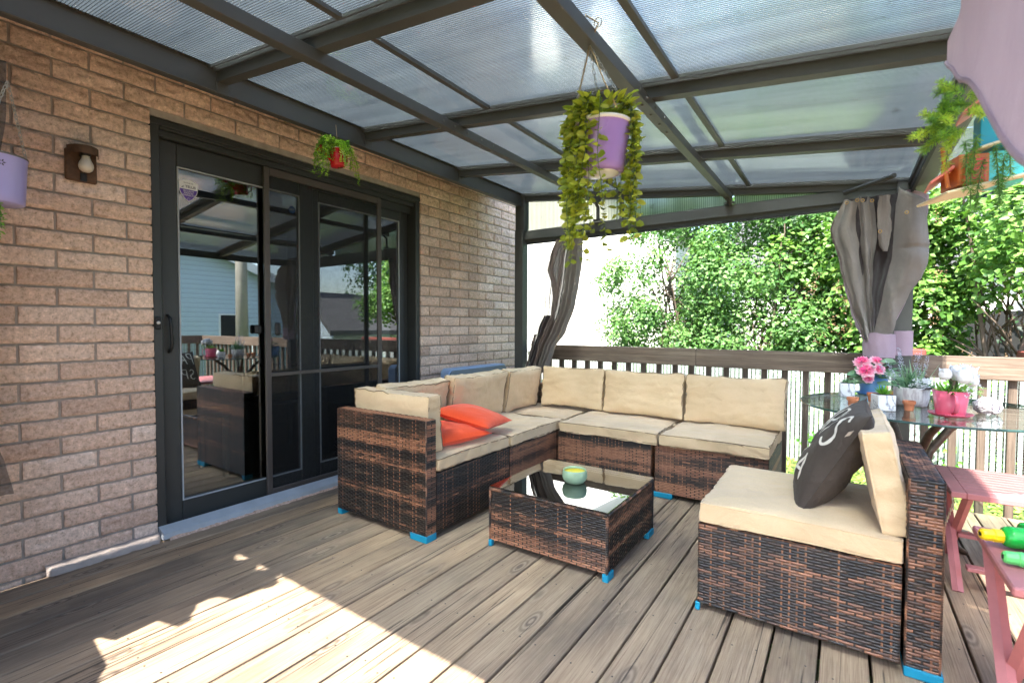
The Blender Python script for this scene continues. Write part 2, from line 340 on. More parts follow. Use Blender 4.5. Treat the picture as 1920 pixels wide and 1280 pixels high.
# ------------------------------------------------------------------ mesh builder
class B:
    def __init__(s): s.v = []; s.f = []; s.mi = []; s.c = []; s.cur = 0; s.col = .5
    def add(s, vs, fs, mi=None, col=None):
        o = len(s.v); s.v += [tuple(p) for p in vs]
        for f in fs: s.f.append(tuple(i+o for i in f)); s.mi.append(s.cur if mi is None else mi); s.c.append(s.col if col is None else col)
        return s
    def box(s, x0, x1, y0, y1, z0, z1, mi=None, col=None, bev=0.0, M4=None):
        if bev:
            b = min(bev, (x1-x0)/2.01, (y1-y0)/2.01, (z1-z0)/2.01)
            vs = []; 
            for X, sx in ((x0, 1), (x1, -1)):
                for Y, sy in ((y0, 1), (y1, -1)):
                    for Z, sz in ((z0, 1), (z1, -1)):
                        vs += [(X, Y+sy*b, Z+sz*b), (X+sx*b, Y, Z+sz*b), (X+sx*b, Y+sy*b, Z)]
            def I(a, b_, c_, k): return ((a*2+b_)*2+c_)*3+k
            fs = [(I(0,0,0,0), I(0,0,1,0), I(0,1,1,0), I(0,1,0,0)), (I(1,0,0,0), I(1,1,0,0), I(1,1,1,0), I(1,0,1,0)),
                  (I(0,0,0,1), I(1,0,0,1), I(1,0,1,1), I(0,0,1,1)), (I(0,1,0,1), I(0,1,1,1), I(1,1,1,1), I(1,1,0,1)),
                  (I(0,0,0,2), I(0,1,0,2), I(1,1,0,2), I(1,0,0,2)), (I(0,0,1,2), I(1,0,1,2), I(1,1,1,2), I(0,1,1,2))]
            for c_ in (0, 1):
                for b_ in (0, 1):
                    fs.append((I(0,b_,c_,1), I(1,b_,c_,1), I(1,b_,c_,2), I(0,b_,c_,2)))
            for a in (0, 1):
                for b_ in (0, 1): fs.append((I(a,b_,0,0), I(a,b_,1,0), I(a,b_,1,1), I(a,b_,0,1)))
                for c_ in (0, 1): fs.append((I(a,0,c_,0), I(a,1,c_,0), I(a,1,c_,2), I(a,0,c_,2)))
                for b_ in (0, 1):
                    for c_ in (0, 1): fs.append((I(a,b_,c_,0), I(a,b_,c_,1), I(a,b_,c_,2)))
        else:
            vs = [(x, y, z) for x in (x0, x1) for y in (y0, y1) for z in (z0, z1)]
            fs = [(0,1,3,2), (4,6,7,5), (0,4,5,1), (2,3,7,6), (0,2,6,4), (1,5,7,3)]
        if M4 is not None: vs = [M4 @ Vector(p) for p in vs]
        return s.add(vs, fs, mi, col)
    def tube(s, pts, r, n=8, cap=True, mi=None, col=None, flat=None):
        pts = [Vector(p) for p in pts]; m = len(pts)
        rs = r if isinstance(r, (list, tuple)) else [r]*m
        vs = []; prev = None
        for i, p in enumerate(pts):
            d = (pts[min(i+1, m-1)]-pts[max(i-1, 0)]).normalized()
            if prev is None:
                a = Vector((0, 0, 1)) if abs(d.z) < .9 else Vector((1, 0, 0)); u = d.cross(a).normalized()
            else: u = (prev-d*prev.dot(d)).normalized()
            w = d.cross(u); prev = u
            for k in range(n):
                t = 2*math.pi*k/n; vs.append(p+u*math.cos(t)*rs[i]+w*math.sin(t)*rs[i]*(flat or 1))
        fs = [(i*n+k, i*n+(k+1) % n, (i+1)*n+(k+1) % n, (i+1)*n+k) for i in range(m-1) for k in range(n)]
        if cap: fs += [tuple(range(n-1, -1, -1)), tuple((m-1)*n+k for k in range(n))]
        return s.add(vs, fs, mi, col)
    def lathe(s, prof, c=(0, 0, 0), n=32, mi=None, col=None, M4=None, rip=None):
        vs = []
        for (r, z) in prof:
            for k in range(n):
                t = 2*math.pi*k/n; rr = r*(1+(rip(t, z) if rip else 0)); vs.append(Vector((rr*math.cos(t), rr*math.sin(t), z)))
        if M4 is not None: vs = [M4 @ v for v in vs]
        vs = [v+Vector(c) for v in vs]; m = len(prof)
        fs = [(i*n+k, i*n+(k+1) % n, (i+1)*n+(k+1) % n, (i+1)*n+k) for i in range(m-1) for k in range(n)]
        if prof[0][0] > 1e-6 or True: fs.append(tuple(range(n-1, -1, -1))); fs.append(tuple((m-1)*n+k for k in range(n)))
        return s.add(vs, fs, mi, col)
    def grid(s, fn, nu, nv, mi=None, col=None, closeu=False):
        vs = [fn(i/nu, j/nv) for j in range(nv+1) for i in range(nu+1)]
        fs = [(j*(nu+1)+i, j*(nu+1)+i+1, (j+1)*(nu+1)+i+1, (j+1)*(nu+1)+i) for j in range(nv) for i in range(nu)]
        return s.add(vs, fs, mi, col)
    def leaf(s, p, d, nrm, L, w, col=.5, mi=None, fold=.25):
        p = Vector(p); d = Vector(d).normalized(); sd = d.cross(Vector(nrm))
        if sd.length < 1e-4: sd = d.orthogonal()
        sd.normalize(); n2 = sd.cross(d)
        vs = [p, p+d*L*.35+sd*w*.5+n2*w*fold, p+d*L*.75+sd*w*.38+n2*w*fold*.7, p+d*L, p+d*L*.75-sd*w*.38+n2*w*fold*.7, p+d*L*.35-sd*w*.5+n2*w*fold, p+d*L*.5]
        return s.add(vs, [(0, 1, 6), (1, 2, 6), (2, 3, 6), (3, 4, 6), (4, 5, 6), (5, 0, 6)], mi, col)

ORG = {}
def tag(o, label=None, cat=None, group=None, kind=None):
    if label: o['label'] = label
    if cat: o['category'] = cat
    if group: o['group'] = group
    if kind: o['kind'] = kind
    return o
def thing(name, loc, label, cat, group=None):
    o = bpy.data.objects.new(name, None); o.empty_display_size = .1; C.objects.link(o); o.location = loc
    ORG[o] = Vector(loc); return tag(o, label, cat, group)
def build(b, name, mats, parent=None, smooth=False, label=None, cat=None, group=None, kind=None, org=None, bevel=0):
    if not isinstance(mats, (list, tuple)): mats = [mats]
    vs = np.array(b.v, dtype=np.float64)
    if parent is not None: o3 = ORG[parent]
    elif org is not None: o3 = Vector(org)
    else: o3 = Vector(((vs[:, 0].min()+vs[:, 0].max())/2, (vs[:, 1].min()+vs[:, 1].max())/2, vs[:, 2].min()))
    me = bpy.data.meshes.new(name); me.from_pydata((vs-np.array(o3)).tolist(), [], b.f)
    me.polygons.foreach_set('material_index', b.mi)
    if smooth: me.polygons.foreach_set('use_smooth', [True]*len(b.f))
    at = me.attributes.new('bc', 'FLOAT', 'FACE'); at.data.foreach_set('value', b.c)
    for m in mats: me.materials.append(M[m] if isinstance(m, str) else m)
    me.update()
    o = bpy.data.objects.new(name, me); C.objects.link(o)
    ORG[o] = o3
    if parent is not None: o.parent = parent
    else: o.location = o3
    if smooth == 'auto' or bevel:
        if bevel:
            md = o.modifiers.new('bevel', 'BEVEL'); md.width = bevel; md.segments = 2; md.limit_method = 'ANGLE'; md.angle_limit = R(40)
    return tag(o, label, cat, group, kind)
def copy_tree(o, parent=None):
    c = o.copy(); C.objects.link(c); c.parent = parent
    for ch in [x for x in bpy.data.objects if x.parent == o]: copy_tree(ch, c)
    return c
def rot(ax, deg): return Matrix.Rotation(R(deg), 4, ax)
def tr(x, y, z): return Matrix.Translation((x, y, z))
def xf(b, M4):
    b.v = [tuple(M4 @ Vector(p)) for p in b.v]; return b
def rnd(a, b): return random.uniform(a, b)
def nz(x, y, z, s=1.0, seed=0): return noise.noise(Vector((x*s+seed*7.1, y*s-seed*3.3, z*s+seed*1.7)))

def leafcloud(name, mat, pos, nrm, L, w, parent=None, cols=None, **kw):
    """many folded leaves as one mesh; pos (n,3), nrm (n,3) numpy"""
    n = len(pos); nrm = nrm/np.linalg.norm(nrm, axis=1, keepdims=True)
    a = RNG.normal(size=(n, 3)); a[:, 2] -= .5
    d = a-(a*nrm).sum(1, keepdims=True)*nrm; d /= np.linalg.norm(d, axis=1, keepdims=True)
    sd = np.cross(d, nrm); Ls = (L*RNG.uniform(.6, 1.25, n))[:, None]; ws = Ls*(w/L)
    v = np.empty((n, 6, 3))
    v[:, 0] = pos; v[:, 1] = pos+d*Ls*.38+sd*ws*.5+nrm*ws*.16; v[:, 2] = pos+d*Ls*.45-nrm*ws*.05
    v[:, 3] = pos+d*Ls*.38-sd*ws*.5+nrm*ws*.16; v[:, 4] = pos+d*Ls; v[:, 5] = pos+d*Ls*.7-nrm*ws*.02
    if parent is not None: o3 = np.array(ORG[parent])
    else: o3 = np.array([(pos[:, 0].min()+pos[:, 0].max())/2, (pos[:, 1].min()+pos[:, 1].max())/2, pos[:, 2].min()])
    v -= o3
    base = np.arange(n)[:, None]*6
    # two 4-gons: (0,1,4,2)  (0,2,4,3)
    f = np.concatenate([base+np.array([0, 1, 4, 2]), base+np.array([0, 2, 4, 3])], axis=1).reshape(-1)
    me = bpy.data.meshes.new(name); me.vertices.add(n*6); me.vertices.foreach_set('co', v.reshape(-1))
    me.loops.add(n*8); me.loops.foreach_set('vertex_index', f.astype(np.int32))
    me.polygons.add(n*2); me.polygons.foreach_set('loop_start', np.arange(n*2, dtype=np.int32)*4)
    me.update(calc_edges=True); me.validate()
    cc = np.clip(RNG.normal(.5, .2, n), 0, 1) if cols is None else cols
    at = me.attributes.new('bc', 'FLOAT', 'FACE'); at.data.foreach_set('value', np.repeat(cc, 2)[:len(me.polygons)].astype(np.float32))
    me.materials.append(M[mat]); o = bpy.data.objects.new(name, me); C.objects.link(o); ORG[o] = Vector(o3)
    if parent is not None: o.parent = parent
    else: o.location = o3
    return tag(o, **kw)

# ================================================================== SETTING
def roofz(x): return 2.403-.115*x

# ground sheet
b = B(); b.box(-40, 60, -40, 90, -.75, -.45)
build(b, 'lawn', 'ground', kind='structure')

# deck: one mesh of separate boards, joists and nail heads
b = B(); x = .0243-.1437*0
k = 0
while x < 6.2:
    col = random.random(); x0, x1 = x+.0046, x+.1437-.0046
    j = rnd(-1.6, -.6) if k % 3 == 1 else None
    dz = rnd(-.0018, 0)
    segs = [(-2.2, 4.0)] if j is None else [(-2.2, j-.002), (j+.002, 4.0)]
    for (a, c_) in segs:
        b.box(x0, x1, a, c_, -.036+dz, dz, 0, random.random(), bev=.003)
    for jy in np.arange(-1.8, 4.0, .405):
        for dx in (.032, .108):
            cx_, cy_ = x0+dx+rnd(-.006, .006), jy+rnd(-.012, .012)
            b.add([(cx_+.0036*math.cos(t*math.pi/3), cy_+.0036*math.sin(t*math.pi/3), dz+.0012) for t in range(6)], [(0, 1, 2, 3, 4, 5)], 1)
    x += .1437; k += 1
for jy in np.arange(-1.8, 4.0, .405): b.box(.02, 6.2, jy-.019, jy+.019, -.18, -.04, 2)
b.box(.02, 6.2, 3.94, 3.975, -.2, -.04, 2)
build(b, 'deck', ['deck', 'black', 'bal'], kind='structure')

# ---------------------------------------------------------------- brick house
house = thing('brick_house', (0, 1.2, -.45), 'tan split-face brick house with a dark sliding patio door facing the deck', 'house')
DY0, DY1, DZ1 = 1.040, 2.965, 2.195
ROW = .0853; ZJ = 1.420-.5*ROW
def add_brick(b, y0, y1, z0, z1, col):
    w, h = y1-y0, z1-z0
    if w < .02: return
    nu = max(2, int(w/.011)); nv = 8; amp = .0045+.0060*max(0, min(1, (z1-1.2)/.9))
    vs = []; 
    for j in range(nv+1):
        for i in range(nu+1):
            y = y0+w*i/nu; z = z0+h*j/nv
            e = min(i, nu-i, j, nv-j); d = amp*(nz(0, y, z, 26, 1)+.7*nz(0, y, z, 70, 2))
            if e == 0: xx = -.0045+.0022*nz(0, y, z, 40, 5); y += .002*nz(1, y, z, 40, 3); z += .0028*nz(2, y, z, 40, 4)
            else: xx = .001+d
            vs.append((xx, y, z))
    fs = [(j*(nu+1)+i, j*(nu+1)+i+1, (j+1)*(nu+1)+i+1, (j+1)*(nu+1)+i) for j in range(nv) for i in range(nu)]
    b.add(vs, fs, 0, col)
    c4 = [0, nu, (nv+1)*(nu+1)-1, nv*(nu+1)]
    vv = [vs[i] for i in c4]+[(-.09, *vs[i][1:]) for i in c4]
    b.add(vv, [(0, 4, 5, 1), (1, 5, 6, 2), (2, 6, 7, 3), (3, 7, 4, 0)], 0, col)
b = B(); bm_ = .0055
for r in range(-22, 24):
    z0 = ZJ+r*ROW; z1 = z0+ROW
    ph = .668 if r % 2 == 0 else .535
    y = ph-.2665*9
    while y < 4.45:
        a, c_ = y+bm_, y+.2665-bm_
        a = max(a, -1.6); c_ = min(c_, 4.45)
        zz0, zz1 = z0+bm_, z1-bm_
        if zz1 > .045 or y > 9:
            pass
        segs = [(a, c_)]
        if zz1 > .0 and zz0 < DZ1-.03:
            segs = []
            if a < DY0: segs.append((a, min(c_, DY0)))
            if c_ > DY1: segs.append((max(a, DY1), c_))
        for (p, q) in segs:
            if q-p > .02: add_brick(b, p, q, zz0, zz1, min(1, max(0, random.gauss(.5, .25))))
        y += .2665
wall = build(b, 'brick_wall', 'brick', house, smooth=True)
b = B()
b.box(-.2, -.0125, -1.6, DY0-.004, -.45, 3.3); b.box(-.2, -.0125, DY1+.004, 4.447, -.45, 3.3)
b.box(-.2, -.0125, DY0-.004, DY1+.004, DZ1+.004, 3.3)
build(b, 'mortar_bed', 'mortar', house)
b = B()   # pale mortar ledge at the foot of the wall and the rough sill course under the door
b.grid(lambda u, v: (.006+.05*math.sin(v*math.pi*.5)*(1 if .02 < u < .98 else .5)+.006*nz(u*3, v*3, 0, 3), .60+.44*u, .042*math.cos(v*math.pi*.5)+.005*nz(u*4, v, 3, 4)), 30, 8)
build(b, 'mortar_ledge', 'stone', house, smooth=True)
b = B()
b.grid(lambda u, v: (-.01+.075*math.sin(v*math.pi*.5)+.007*nz(u*9, v*3, 0, 4), DY0+.03+(DY1-DY0-.03)*u, .026*math.cos(v*math.pi*.5)+.007*nz(u*12, v*2, 3, 5)), 90, 8, col=.2)
build(b, 'rough_sill_course', 'brick', house, smooth=True)
# pitched roof of the house set back above the wall
b = B(); b.add([(-.25, -1.6, 3.3), (-.25, 4.45, 3.3), (-3.5, 4.45, 4.4), (-3.5, -1.6, 4.4), (-.25, -1.6, 3.2), (-.25, 4.45, 3.2), (-3.5, 4.45, 3.2), (-3.5, -1.6, 3.2)],
      [(0, 1, 2, 3), (0, 4, 5, 1), (1, 5, 6, 2), (3, 2, 6, 7), (0, 3, 7, 4)]); build(b, 'roof', 'roofg', house)
b = B(); b.box(-4.2, -.21, -1.4, 4.3, -.02, .02); build(b, 'interior_floor', 'wood', house)
b = B(); b.box(-4.3, -4.2, -1.5, 4.4, 0, 2.6); b.box(-4.2, -.2, -1.5, -1.4, 0, 2.6); b.box(-4.2, -.2, 4.3, 4.4, 0, 2.6); b.box(-4.2, -.2, -1.4, 4.3, 2.5, 2.6)
build(b, 'interior_wall', 'inwall', house)
# side returns of the house
for ya, yb in ((4.40, 4.44), (-1.6, -1.55)):
    b = B(); b.box(-7, -.21, ya, yb, -.45, 3.2); build(b, 'side_wall', 'brick', house)

# sliding patio door (frame mesh with sub-parts)
b = B()
b.box(-.13, -.012, DY0+.001, DY0+.045, .035, DZ1-.002, bev=.004)
b.box(-.13, -.012, DY1-.045, DY1-.001, .035, DZ1-.002, bev=.004)
b.box(-.13, -.012, DY0+.0455, DY1-.0455, DZ1-.05, DZ1-.002, bev=.004)
b.box(-.012, -.002, DY0+.004, DY1-.004, DZ1-.035, DZ1-.004, bev=.003)
b.box(-.12, -.03, DY0+.0455, DY1-.0455, DZ1-.085, DZ1-.0505, bev=.003)
b.box(-.09, -.075, DY0+.0455, DY1-.0455, DZ1-.14, DZ1-.0855)
door = build(b, 'patio_door', 'door', house)
b = B(); b.box(-.15, .052, DY0+.004, DY1-.004, .004, .030, bev=.004); b.add([(-.011, y, z) if k_ == 0 else (.056, y, z) for (k_, y, z) in ((0, DY0+.006, .062), (1, DY0+.006, .036), (1, DY1-.006, .036), (0, DY1-.006, .062), (0, DY0+.006, .0345), (1, DY0+.006, .010), (1, DY1-.006, .010), (0, DY1-.006, .0345))], [(0, 1, 2, 3), (7, 6, 5, 4), (0, 4, 5, 1), (1, 5, 6, 2), (2, 6, 7, 3), (3, 7, 4, 0)]); 
for i in range(4): b.box(-.06+i*.022, -.056+i*.022, DY0+.01, DY1-.01, .0302, .034)
for i in range(80): b.box(.026, .046, DY0+.55+i*.017, DY0+.556+i*.017, .0302, .0325)
build(b, 'threshold', 'sill', door)
def door_panel(y0, y1, gy0, gy1, x0, x1, name):
    b = B()
    b.box(x0, x1, y0, gy0, .036, 2.108, bev=.004); b.box(x0, x1, gy1, y1, .036, 2.108, bev=.004)
    b.box(x0, x1, gy0+.0005, gy1-.0005, .036, .150, bev=.004); b.box(x0, x1, gy0+.0005, gy1-.0005, 1.985, 2.108, bev=.004)
    build(b, name, 'door', door)
    b = B(); w = .008
    b.box(x1-.008, x1+.002, gy0+.0008, gy0+w, .1505, 1.9845); b.box(x1-.008, x1+.002, gy1-w, gy1-.0008, .1505, 1.9845)
    b.box(x1-.008, x1+.002, gy0+w, gy1-w, .1505, .158); b.box(x1-.008, x1+.002, gy0+w, gy1-w, 1.977, 1.9845)
    build(b, 'glazing_bead', 'doorw', door)
    b = B(); xm = x1-.012; b.box(xm-.004, xm, gy0+.001, gy1-.001, .151, 1.984); build(b, 'glass_pane', 'glass', door)
door_panel(1.090, 2.005, 1.182, 1.905, -.105, -.066, 'sliding_panel')
door_panel(1.985, 2.915, 2.072, 2.822, -.118, -.1062+.0, 'fixed_panel')
b = B()
b.box(-.052, -.032, 1.648, 1.682, .036, 2.106, bev=.003); b.box(-.052, -.032, 2.535, 2.572, .036, 2.106, bev=.003)
b.box(-.052, -.032, 1.6825, 2.5345, .036, .085, bev=.003); b.box(-.052, -.032, 1.6825, 2.5345, 2.06, 2.106, bev=.003); b.box(-.049, -.036, 1.6825, 2.5345, .80, .822)
build(b, 'screen_door_frame', 'screenf', door)
b = B(); b.add([(-.042, 1.682, .085), (-.042, 2.535, .085), (-.042, 2.535, 2.06), (-.042, 1.682, 2.06)], [(0, 1, 2, 3)]); build(b, 'insect_screen', 'screen', door)
b = B(); b.tube([(-.062, 1.128, .975), (-.040, 1.134, 1.0), (-.032, 1.134, 1.05), (-.036, 1.132, 1.08), (-.030, 1.130, 1.11), (-.036, 1.128, 1.155), (-.062, 1.124, 1.178)], [.007, .008, .009, .007, .009, .008, .006], 8); build(b, 'door_handle', 'black', door, smooth=True)
b = B(); b.box(-.0655, -.035, 1.59, 1.625, 1.07, 1.125, bev=.008); build(b, 'lock', 'black', door)
b = B(); b.box(-.0315, -.012, 1.70, 1.735, 1.06, 1.14, bev=.008); build(b, 'latch', 'black', door)
b = B(); b.box(-.012, .004, DY0+.006, DY0+.03, 1.10, 1.165, bev=.004); db = build(b, 'doorbell', 'black', door)
b = B(); b.lathe([(0.0, .010), (.007, .008), (.009, 0)], n=16, M4=tr(.005, DY0+.018, 1.134) @ rot('Y', 90)); build(b, 'doorbell_button', 'white', door, smooth=True)

# stickers on the glass
def text_mesh(txt, size, ox, oy, oz, mat, name, parent, bold=0.0):
    """flat lettering in the plane X=ox, reading along +Y"""
    cu = bpy.data.curves.new('t', 'FONT'); cu.body = txt; cu.size = size; cu.align_x = 'CENTER'; cu.align_y = 'CENTER'; cu.offset = bold; cu.extrude = .0002
    o = bpy.data.objects.new('t', cu); C.objects.link(o); dg = bpy.context.evaluated_depsgraph_get(); me = bpy.data.meshes.new_from_object(o.evaluated_get(dg))
    b = B(); b.add([(ox+v.co.z, oy+v.co.x, oz+v.co.y) for v in me.vertices], [tuple(p.vertices) for p in me.polygons])
    bpy.data.objects.remove(o); build(b, name, mat, parent)
sx = -.0765; sy, sz = 1.243, 1.868; hw, hh = .047, .062
def shield(s, x, cut=None):
    pts = [(-hw*s, hh*.72*s), (-hw*.5*s, hh*.9*s), (0, hh*.98*s), (hw*.5*s, hh*.9*s), (hw*s, hh*.72*s)]
    for t in np.linspace(0, 1, 9)[1:]:
        pts.append((hw*s*math.cos(t*math.pi/2)**.75 if t < 1 else 0, hh*.1*s-(hh*1.1*s)*t**1.15 if t > 0 else 0))
    low = [(-p[0], p[1]) for p in pts[5:-1]][::-1]
    pts = pts+low
    if cut is not None:
        pts = [p for p in pts if p[1] < cut]; 
        pts.append((-hw*s, cut)); pts.append((hw*s, cut))
        pts.sort(key=lambda p: math.atan2(p[1]+.02, p[0]))
    return [(x, sy+p[0], sz+p[1]) for p in pts]
st = thing('window_sticker', (sx, sy, sz-.06), 'white and purple shield-shaped security sticker on the left door pane', 'sticker')
b = B(); p = shield(1, sx); b.add(p, [tuple(range(len(p)))]); build(b, 'sticker_base', 'white', st)
b = B(); p = shield(.93, sx+.0006, .006); b.add(p, [tuple(range(len(p)))]); build(b, 'purple_field', 'purl', st)
text_mesh('PROTÉGÉ PAR', .0075, sx+.0010, sy, sz+.040, 'print', 'printed_text', st)
text_mesh('TELUS', .019, sx+.0010, sy+.010, sz+.020, 'print', 'printed_text', st, .0004)
b = B(); b.tube([(sx+.001, sy-.036, sz+.012), (sx+.001, sy-.03, sz+.017), (sx+.001, sy-.02, sz+.026)], [.0006, .0016, .0004], 6); b.tube([(sx+.001, sy-.036, sz+.013), (sx+.001, sy-.028, sz+.0135), (sx+.001, sy-.022, sz+.0145)], [.0004, .0014, .0004], 6); build(b, 'logo', 'print', st)
for i, s_ in enumerate(['SÉCURITÉ', 'MAISON', 'CONNECTÉE']): text_mesh(s_, .0125, sx+.0014, sy, sz-.004-.0115*i, 'white', 'printed_text', st)
b = B()
for t in range(20):
    a0, a1 = t*math.pi/10, (t+1)*math.pi/10
    b.add([(sx+.0014, sy+r_*math.cos(a), sz-.047+r_*math.sin(a)) for (r_, a) in ((.006, a0), (.007, a0), (.007, a1), (.006, a1))], [(0, 1, 2, 3)])
build(b, 'logo', 'white', st)
ax_, ay_, az_ = -.0765, 1.857, 1.884
st = thing('window_sticker', (ax_, ay_, az_-.03), 'small round dark blue alarm sticker on the pane behind the screen', 'sticker')
b = B(); b.add([(ax_, ay_+.024*math.cos(t*math.pi/4+.39), az_+.024*math.sin(t*math.pi/4+.39)) for t in range(8)], [tuple(range(8))]); build(b, 'sticker_base', 'adt', st)
text_mesh('ADT', .018, ax_+.001, ay_, az_, 'doorw', 'printed_text', st, .0003)

# ---------------------------------------------------------------- furniture seen through the glass
def dining_chair(x, y, rz, lab):
    t = thing('dining_chair', (x, y, .02), lab, 'chair', 'dining chairs behind the glass'); Mx = tr(x, y, .02) @ rot('Z', rz)
    for sx_ in (-.19, .19):
        for sy_ in (-.19, .19):
            b = B(); b.box(sx_-.018, sx_+.018, sy_-.018, sy_+.018, 0, .44 if sy_ < 0 else .95, bev=.004, M4=Mx); build(b, 'leg', 'inwall', t)
    b = B(); b.box(-.22, .22, -.22, .20, .4405, .48, bev=.01, M4=Mx); build(b, 'seat', 'dwood', t)
    b = B(); b.box(-.171, .171, .18, .20, .6, .93, bev=.005, M4=Mx); build(b, 'backrest', 'dwood', t)
dining_chair(-.95, 1.55, 90, 'dining chair behind the left door pane, nearest the glass')
dining_chair(-1.15, 2.35, 80, 'dining chair behind the right door pane')
t = thing('dining_table', (-1.7, 1.9, .02), 'dark wooden dining table inside behind the glass door', 'table')
b = B(); b.box(-2.15, -1.25, 1.1, 2.8, .74, .775, bev=.006); build(b, 'tabletop', 'dwood', t)
for xx in (-2.08, -1.33):
    for yy in (1.18, 2.72):
        b = B(); b.box(xx-.03, xx+.03, yy-.03, yy+.03, .02, .7395); build(b, 'leg', 'dwood', t)

# ---------------------------------------------------------------- wall lamp
t = thing('wall_lamp', (0, .755, 1.78), 'rusty brown wall lamp with a bare frosted bulb on the brick wall', 'lamp')
b = B(); b.box(.006, .022, .700, .815, 1.782, 1.925, bev=.006); build(b, 'back_plate', 'rust', t)
b = B(); 
def hood(u, v):
    a = math.pi*u; r_ = .058; return (.022+r_*math.sin(a)*1.35, .762-r_*math.cos(a)*.98, 1.925+.010*v-.012)
vs = []
n_ = 20
for k_ in range(n_+1):
    a = math.pi*k_/n_; yy = .762-.056*math.cos(a); xx = .022+.078*math.sin(a)
    vs += [(xx, yy, 1.898), (xx, yy, 1.935), (.022, yy, 1.938), (.022, yy, 1.9345)]
fs = []
for k_ in range(n_): fs += [(k_*4, k_*4+4, k_*4+5, k_*4+1), (k_*4+1, k_*4+5, k_*4+6, k_*4+2)]
b.add(vs, fs); build(b, 'hood', 'rust', t)
b = B(); b.lathe([(.0, .0), (.014, .001), (.024, .010), (.028, .024), (.026, .038), (.018, .056), (.0145, .068), (.0145, .075)], c=(.058, .765, 1.822), n=24, M4=rot('X', 0)); build(b, 'light_bulb', 'bulb', t, smooth=True)
b = B(); b.lathe([(.017, .072), (.019, .076), (.019, .1)], c=(.058, .765, 1.822), n=20); b.box(.0225, .06, .752, .778, 1.895, 1.918); b.box(.0225, .029, .752, .775, 1.785, 1.822); build(b, 'socket', 'black', t, smooth=False)

# ================================================================== GAZEBO
gz = thing('gazebo', (1.8, 1.85, 0), 'charcoal metal lean-to gazebo with ribbed translucent roof panels over the deck', 'gazebo')
def part(name, mat, fn, parent=None, smooth=False, **kw):
    b = B(); fn(b); return build(b, name, mat, parent or gz, smooth, **kw)
YN, YF = -.17, 3.92
for (x0, y0) in ((.365, 3.83), (3.20, 3.83), (.365, YN), (3.20, YN)):
    p = part('post', 'metal', lambda b: (b.box(x0, x0+.09, y0, y0+.09, 0.0, 2.02, bev=.003), b.box(x0-.025, x0+.115, y0-.02, y0+.11, 0.001, .008, bev=.002)))
    b = B()
    for zz in (.6, .95, 1.35, 1.62, 1.8, 1.86):
        b.lathe([(.005, 0), (.005, .003), (.0, .004)], n=8, M4=tr(x0+.0905, y0+.03, zz) @ rot('Y', 90))
    build(b, 'screw', 'metal2', p)
part('wall_beam', 'metal', lambda b: (b.box(.385, .430, YN, YF+.01, 2.242, 2.352, bev=.003), b.box(.432, .437, YN, YF, 2.2425, 2.25), b.box(.40, .455, YN, YF-.01, 2.3522, 2.362)))
for yc in (YN+.02, YF-.03):
    part('header_beam', 'metal', lambda b: (b.box(.456, 3.261, yc-.03, yc+.03, 1.935, 2.012, bev=.003), b.box(.456, 3.199, yc-.018, yc+.018, 1.895, 1.9345), b.box(.456, 3.199, yc-.036, yc-.0305, 1.93, 1.945)))
    part('corner_joint', 'metal', lambda b: b.box(.36, .46, yc-.045, yc+.045, 2.0, 2.36, bev=.004))
part('eave_beam', 'metal', lambda b: (b.box(3.262, 3.352, YN, YF+.01, 1.955, 2.006, bev=.003), b.box(3.252, 3.2615, YN+.05, YF-.06, 1.985, 2.012), b.box(3.3525, 3.362, YN, YF+.01, 1.968, 2.004)))
part('eave_edge_trim', 'metal2', lambda b: b.box(3.452, 3.460, YN-.02, YF+.03, 1.985, 2.012))
RY = [YN+.02, .30, 1.19, 2.07, 2.97, YF-.04]
def sloped(b, y0, y1, d0, d1, x0=.43, x1=3.26, mi=None):
    vs = [(x, y, roofz(x)+d) for x in (x0, x1) for y in (y0, y1) for d in (d0, d1)]
    b.add(vs, [(0, 1, 3, 2), (4, 6, 7, 5), (0, 4, 5, 1), (2, 3, 7, 6), (0, 2, 6, 4), (1, 5, 7, 3)], mi)
for yr in RY:
    r_ = part('rafter', 'metal', lambda b: (sloped(b, yr-.024, yr+.024, -.062, -.008), sloped(b, yr-.040, yr-.034, -.022, .004), sloped(b, yr-.062, yr-.056, -.014, .006)))
    b = B()
    for xb in (1.15, 2.19, .432): b.box(xb+.052 if xb > .5 else xb, xb+.058 if xb > .5 else xb+.006, yr-.028, yr+.03, roofz(xb)-.115, roofz(xb)-.058, bev=.002)
    build(b, 'bracket', 'metal', r_)
for xp in (1.20, 2.24):
    z0 = roofz(xp)-.063
    p = part('purlin', 'metal', lambda b: (b.box(xp-.025, xp+.025, YN+.06, 1.93, z0-.05, z0, bev=.002), b.box(xp-.0215, xp+.0215, 1.9305, YF-.09, z0-.0465, z0-.0025, bev=.002), b.box(xp-.0225, xp+.0225, 1.9303, 2.33, z0-.0475, z0-.0245)))
    b = B()
    for yy in (1.90, 1.99, 2.10, 2.22, 2.33):
        b.lathe([(.006, 0), (.006, .004), (0, .005)], n=8, M4=tr(xp, yy, z0-.0478) @ rot('X', 180))
        b.lathe([(.006, 0), (.006, .004), (0, .005)], n=8, M4=tr(xp+.0225, yy, z0-.024) @ rot('Y', 90))
    build(b, 'bolt', 'metal2', p)
    part('purlin_foot', 'metal', lambda b: (b.tube([(xp, YF-.13, z0-.03), (xp+.0, YF-.065, z0-.075), (xp, YF-.06, 2.02)], .016, 4), b.box(xp-.035, xp+.035, YF-.085, YF-.061, 2.0125, 2.03)))
for xr in (1.43, 2.37):
    for i in range(5):
        part('panel_joint_bar', 'metal', lambda b: b.box(xr-.013, xr+.013, RY[i]+.025, RY[i+1]-.065, roofz(xr)-.018, roofz(xr)-.002))
XS = [.44, 1.43, 2.37, 3.450]
